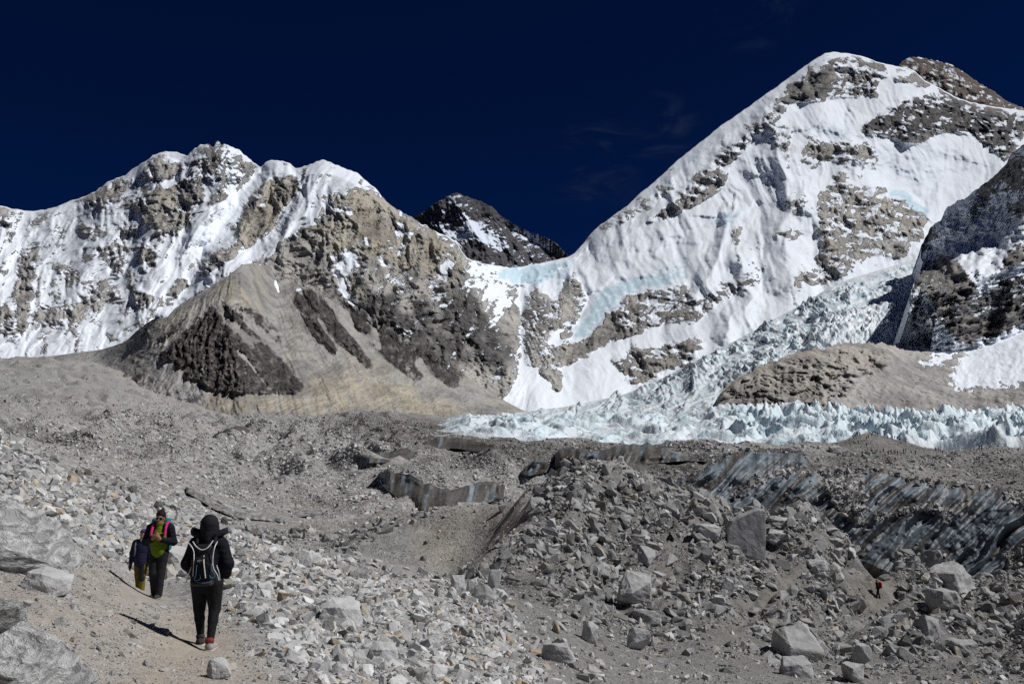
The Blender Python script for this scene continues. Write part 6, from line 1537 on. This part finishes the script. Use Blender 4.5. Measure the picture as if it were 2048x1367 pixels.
for a, b in (((-.072, .05, .05), (-.078, -.09, .045)), ((.047, -.07, .045), (.05, -.215, .04))):
    sh = part(m0, 'boot', [C(a, b, .052, .046), C((a[0], a[1], a[2]), (a[0], a[1] + .005, a[2] + .08), .05, .052), ('cut', (0, 0, .006), (0, 0, -1))], shoe_dark, .01, .02)
    part(sh, 'sole', [('b', ((a[0] + b[0]) / 2, (a[1] + b[1]) / 2, .014), (.052, .125, .014), .012)], fabric('boot_sole', (.30, .28, .27)), .009)
part(m0, 'beanie', [('e', (0, -.005, 1.625), (.092, .110, .100)), C((.01, .0, 1.68), (.025, .01, 1.745), .06, .022), C((0, .03, 1.56), (0, .035, 1.50), .088, .080), ('cut', (0, -.075, 1.585), (0, -.9, -.55))], maroon, .010, .03)
sg = part(m0, 'sunglasses', [('e', (-.036, -.112, 1.558), (.034, .012, .023)), ('e', (.036, -.112, 1.558), (.034, .012, .023)), C((-.02, -.116, 1.562), (.02, -.116, 1.562), .006, .006)], lens_m, .006, .008)
for sx in (-1, 1): tube(sg, 'temple', [(sx * .068, -.105, 1.562), (sx * .084, -.06, 1.56), (sx * .086, 0, 1.555)], .004, lens_m)
tp = empty('backpack', g); tag(tp, 'teal rucksack with pink shoulder straps on the man facing us', 'backpack')
part(tp, 'pack_body', [('b', (-.05, .25, 1.20), (.19, .11, .30), .08)], teal, .014)
part(tp, 'lid', [('b', (-.07, .23, 1.50), (.17, .11, .06), .05)], teal, .014)
tube(tp, 'lid_edge', [(-.235, .14, 1.45), (-.16, .125, 1.475), (-.05, .12, 1.48), (.08, .13, 1.46)], .010, white_pipe)
for sx, dx in ((-1, 0), (1, .03)):
    o_ = tube(tp, 'shoulder_strap', [(sx * .105 + dx, .13, 1.46), (sx * .115 + dx, .0, 1.475), (sx * .115 + dx, -.10, 1.40), (sx * .122 + dx, -.165, 1.28), (sx * .118 + dx, -.172, 1.22)], .030, pink)
tube(tp, 'chest_strap', [(-.10, -.185, 1.23), (-.04, -.21, 1.26), (.03, -.21, 1.27), (.11, -.185, 1.28)], .009, fabric('yellow_webbing', (.45, .42, .04)))

# --- shorter hiker beside him
g = Vector((ray(279, 1190)[0] * 23.5, 23.5, float(ground_z(1024 + ray(279, 1190)[0] * F_PX * math.cos(PITCH - 0.12), 23.5)[0])))
c0 = empty('person', (g.x, g.y, g.z)); tag(c0, 'shorter hiker in navy puffer jacket and mustard trousers beside the man', 'person')
hz = 1.385
body = head((.03, -.01, hz), -1) + [C((0, 0, 1.14), (0, 0, 1.0), .10, .12), C((0, 0, 1.0), (0, 0, .82), .12, .13), C((-.15, 0, 1.21), (.15, 0, 1.21), .062, .062), C((-.17, 0, 1.20), (-.215, .01, .96), .048, .043), C((-.215, .01, .96), (-.235, -.03, .74), .04, .03),
    C((.17, 0, 1.20), (.22, .01, .97), .048, .043), C((.22, .01, .97), (.23, -.05, .75), .04, .03), C((-.075, 0, .80), (-.075, .03, .43), .085, .06), C((-.075, .03, .43), (-.075, .10, .08), .055, .04), C((.075, 0, .80), (.07, -.06, .43), .085, .06), C((.07, -.06, .43), (.06, -.04, .08), .055, .04),
    C((-.075, .10, .07), (-.08, -.02, .04), .036, .032), C((.06, -.04, .07), (.06, -.17, .04), .036, .032)]
body += hand((-.235, -.03, .73), (-.05, -.2, -.97), (.0, -1, 0)) + hand((.23, -.05, .74), (.05, -.2, -.97), (.0, -1, 0))
part(c0, 'body', body, mat_skin, .012, .028)
part(c0, 'jacket', [('e', (0, 0, 1.03), (.19, .15, .26)), C((0, 0, .76), (0, 0, .86), .165, .165), C((-.12, 0, 1.20), (.12, 0, 1.20), .09, .09), C((.015, 0, 1.22), (.025, 0, 1.30), .085, .085), C((-.16, 0, 1.19), (-.22, .01, .96), .083, .075), C((-.22, .01, .96), (-.238, -.025, .77), .072, .055),
    C((.16, 0, 1.19), (.225, .01, .97), .083, .075), C((.225, .01, .97), (.235, -.045, .78), .072, .055)], navy_down, .012, .04)
part(c0, 'trousers', [('e', (0, 0, .79), (.16, .13, .12)), C((-.078, 0, .78), (-.077, .03, .44), .10, .078), C((-.077, .03, .44), (-.076, .09, .18), .076, .064), C((.078, 0, .78), (.072, -.06, .44), .10, .078)], olive, .012, .03)
part(c0, 'knee_panel', [C((.065, -.055, .66), (.068, -.085, .36), .072, .070)], grey_trouser, .012)
part(c0, 'gaiter', [C((.07, -.055, .36), (.062, -.045, .10), .072, .068)], dark_gaiter, .012); part(c0, 'gaiter', [C((-.076, .06, .32), (-.076, .10, .10), .068, .064)], dark_gaiter, .012)
for a, b in (((-.076, .10, .045), (-.08, -.03, .04)), ((.06, -.045, .045), (.06, -.18, .04))):
    part(c0, 'boot', [C(a, b, .05, .044), ('cut', (0, 0, .006), (0, 0, -1))], shoe_dark, .011)
part(c0, 'hat', [('e', (.03, .0, hz + .075), (.088, .105, .085)), C((.03, .03, hz + .02), (.03, .04, hz - .02), .084, .078), ('cut', (0, -.075, hz + .045), (0, -.9, -.5))], purple, .011, .03)
part(c0, 'neck_warmer', [C((.03, -.02, hz - .10), (.03, -.02, hz - .135), .075, .085), ('e', (.03, -.075, hz - .085), (.05, .04, .03))], buff, .011)
part(c0, 'glove', [C((-.236, -.028, .75), (-.245, -.05, .65), .042, .036), C((-.246, -.05, .65), (-.245, -.06, .59), .038, .026), C((-.24, -.07, .68), (-.236, -.095, .63), .017, .014)], glove, .010)
part(c0, 'glove', [C((.231, -.05, .76), (.24, -.07, .66), .042, .036), C((.24, -.07, .66), (.24, -.08, .60), .038, .026), C((.235, -.09, .69), (.232, -.115, .64), .017, .014)], glove, .010)
tube(c0, 'strap', [(-.11, -.02, 1.29), (-.115, -.135, 1.16), (-.105, -.155, 1.02), (-.13, -.13, .90)], .022, fabric('mauve_strap', (.13, .10, .15)))

# --- lone hiker down in the rubble, and the crowd on the camp hill
def small_figure(jacket, legs, face, stride=.12, bend=0.0, arm=.0, vox=.035, hat=None):
    """One continuous figure 1.7 m tall; its faces take trouser, jacket and head materials by height."""
    P = [C((0, 0, .88), (.0, bend * .5, 1.35), .15, .17), C((-.14, bend * .5, 1.36), (.14, bend * .5, 1.36), .08, .08), C((0, bend * .55, 1.40), (0, bend * .7, 1.50), .06, .06), ('e', (0, bend * .75, 1.60), (.10, .115, .125)),
         C((-.08, 0, .88), (-.09, stride * .6, .48), .11, .08), C((-.09, stride * .6, .48), (-.09, stride, .06), .08, .06), C((-.09, stride, .05), (-.09, stride + .12, .04), .05, .04),
         C((.08, 0, .88), (.09, -stride * .2, .48), .11, .08), C((.09, -stride * .2, .48), (.09, -stride, .06), .08, .06), C((.09, -stride, .05), (.09, -stride + .12, .04), .05, .04),
         C((-.19, bend * .5, 1.34), (-.26, .02, 1.08), .07, .06), C((-.26, .02, 1.08), (-.22 + arm, .15 + arm, .90 + arm), .055, .045), C((.19, bend * .5, 1.34), (.26, .02, 1.08), .07, .06), C((.26, .02, 1.08), (.22, .14, .88), .055, .045)]
    me = sdf_mesh('person', P, legs, vox, .04)
    for m in (jacket, face, hat or face): me.materials.append(m)
    for p in me.polygons:
        z = p.center.z; r = math.hypot(p.center.x, p.center.y)
        p.material_index = 0 if (z < .86 and abs(p.center.x) < .2) else (1 if z < 1.47 else (3 if z > 1.62 else 2))
    return me
g = ground_hit(1757, 1196, 85, 125)
h0 = empty('person', g, math.radians(80)); tag(h0, 'lone hiker in black walking left through the far rubble', 'person')
put('body', small_figure(black_cloth, black_tights, mat_skin, .16, .10, 0, .024, fabric('tan_cap', (.36, .32, .26))), h0)
rp = empty('backpack', g, math.radians(80)); tag(rp, 'red rucksack on the lone hiker in the far rubble', 'backpack')
part(rp, 'pack_body', [('b', (0, -.22, 1.15), (.16, .13, .26), .08)], red_nylon, .025)
part(rp, 'lid', [('b', (0, -.20, 1.42), (.14, .11, .06), .05)], red_nylon, .025)
for sx in (-1, 1): tube(rp, 'shoulder_strap', [(sx * .1, -.1, 1.36), (sx * .11, .02, 1.46), (sx * .11, .17, 1.32), (sx * .13, .1, 1.05)], .025, red_nylon)

crowd = {}
def crowd_mesh(col, pose):
    if (col, pose) not in crowd:
        jm = {'black': black_cloth, 'blue': fabric('blue_nylon', (.012, .03, .13)), 'red': red_nylon, 'pink': fabric('pink_nylon', (.42, .03, .16)), 'teal': teal, 'green': fabric('green_nylon', (.16, .45, .03)),
              'yellow': fabric('yellow_nylon', (.60, .45, .02)), 'white': fabric('white_nylon', (.60, .60, .62)), 'navy': fabric('navy_nylon', (.014, .016, .05))}
        crowd[(col, pose)] = small_figure(jm[col], black_tights, fabric('crowd_head', (.05, .035, .03)), (.05, .16, .10)[pose], (0, .05, .25)[pose], (0, 0, .18)[pose], .06)
    return crowd[(col, pose)]
zc = lambda a, b: (1700 + a / 14.63, 850 + b / 14.63)
zd = lambda a, b: (1600 + a / 4.571, 820 + b / 4.571)
CROWD = [(zc(220, 300), 'blue', 2, 'person in blue bending at the left end of the camp hill crest'), (zc(290, 310), 'navy', 2, 'person in navy crouching just right of the bending blue one'), (zc(530, 245), 'black', 0, 'person in black at the left side of the summit group on camp hill'),
    (zc(588, 270), 'black', 1, 'tall dark person second from left in the summit group'), (zc(660, 275), 'navy', 0, 'person in navy in the middle of the summit group'), (zc(700, 265), 'navy', 1, 'second navy clad person in the summit group middle'), (zc(752, 275), 'black', 0, 'dark person right of the two navy ones on the summit'),
    (zc(812, 295), 'black', 1, 'dark person at the right end of the summit group'), (zc(640, 335), 'black', 2, 'dark seated person just below the summit group'), (zc(540, 375), 'red', 2, 'person in red sitting below the summit group'), (zc(488, 425), 'black', 1, 'dark person climbing below the red sitter'),
    (zc(1000, 355), 'black', 1, 'dark person alone right of the summit group'), (zc(1090, 395), 'black', 0, 'dark person next on the ridge right of the lone dark one'), (zc(1242, 405), 'pink', 0, 'person in pink on the hill ridge, left of the two pink ones'), (zc(1312, 405), 'pink', 1, 'person in pink on the hill ridge, right of the two pink ones'),
    (zc(1372, 410), 'navy', 2, 'navy clad person beside the pink pair on the ridge'), (zc(1445, 400), 'black', 0, 'last dark standing person on the ridge right end'), (zc(245, 540), 'green', 2, 'person in green on the left flank of camp hill'), (zc(480, 635), 'blue', 1, 'person in blue walking up the camp hill flank'),
    (zc(520, 745), 'yellow', 2, 'person in yellow at the left of the lower camp crowd'), (zc(612, 770), 'yellow', 2, 'second yellow person in the lower camp crowd'), (zc(650, 780), 'white', 0, 'person in white in the lower camp crowd'), (zc(735, 860), 'red', 1, 'person in bright red nearest us in the lower crowd'),
    (zc(790, 800), 'red', 2, 'person in red behind the bright red one'), (zc(890, 860), 'black', 2, 'dark bent person right of the red pair'), (zc(980, 785), 'black', 0, 'dark person standing farther back right of the red pair'), (zc(1120, 875), 'black', 0, 'dark person standing alone in the middle of the lower crowd'),
    (zc(1210, 835), 'blue', 1, 'blue person at the left of the teal group'), (zc(1290, 855), 'teal', 0, 'person in teal in the lower crowd'), (zc(1325, 835), 'blue', 0, 'blue person right behind the teal one'), (zc(1392, 865), 'red', 2, 'dark red person right of the teal one'),
    (zc(1572, 810), 'black', 0, 'dark person left of a close pair at the right of the lower crowd'), (zc(1640, 810), 'black', 1, 'dark person right of a close pair at the right of the lower crowd'), (zc(1785, 815), 'green', 0, 'person in bright green at the right of the lower crowd'), (zc(1925, 860), 'black', 2, 'dark person right of the bright green one'),
    (zd(1240, 372), 'pink', 0, 'pink clad person at the left of the right hand trio'), (zd(1268, 378), 'red', 1, 'red clad person in the middle of the right hand trio'), (zd(1286, 384), 'red', 0, 'red clad person at the right of the right hand trio'), (zd(1306, 402), 'black', 2, 'dark crouching person beside the right hand trio'),
    (zd(1640, 352), 'black', 0, 'left of two dark people against the pale ice at far right'), (zd(1660, 352), 'black', 1, 'right of two dark people against the pale ice at far right'), (zd(1625, 510), 'navy', 0, 'navy person beside the yellow boulder at far right'), (zd(1686, 505), 'black', 1, 'dark person right of the navy one at far right'), (zd(1796, 522), 'black', 2, 'rightmost dark person bending in the far rubble')]
for i, ((px, py), col, pose, lab) in enumerate(CROWD):
    g = ground_hit(px, py, 280, 470)
    o = put('person', crowd_mesh(col, pose), None, g); o.rotation_euler = (0, 0, (i * 2.4) % 6.28)
    tag(o, lab, 'person', 'people on the camp hill')
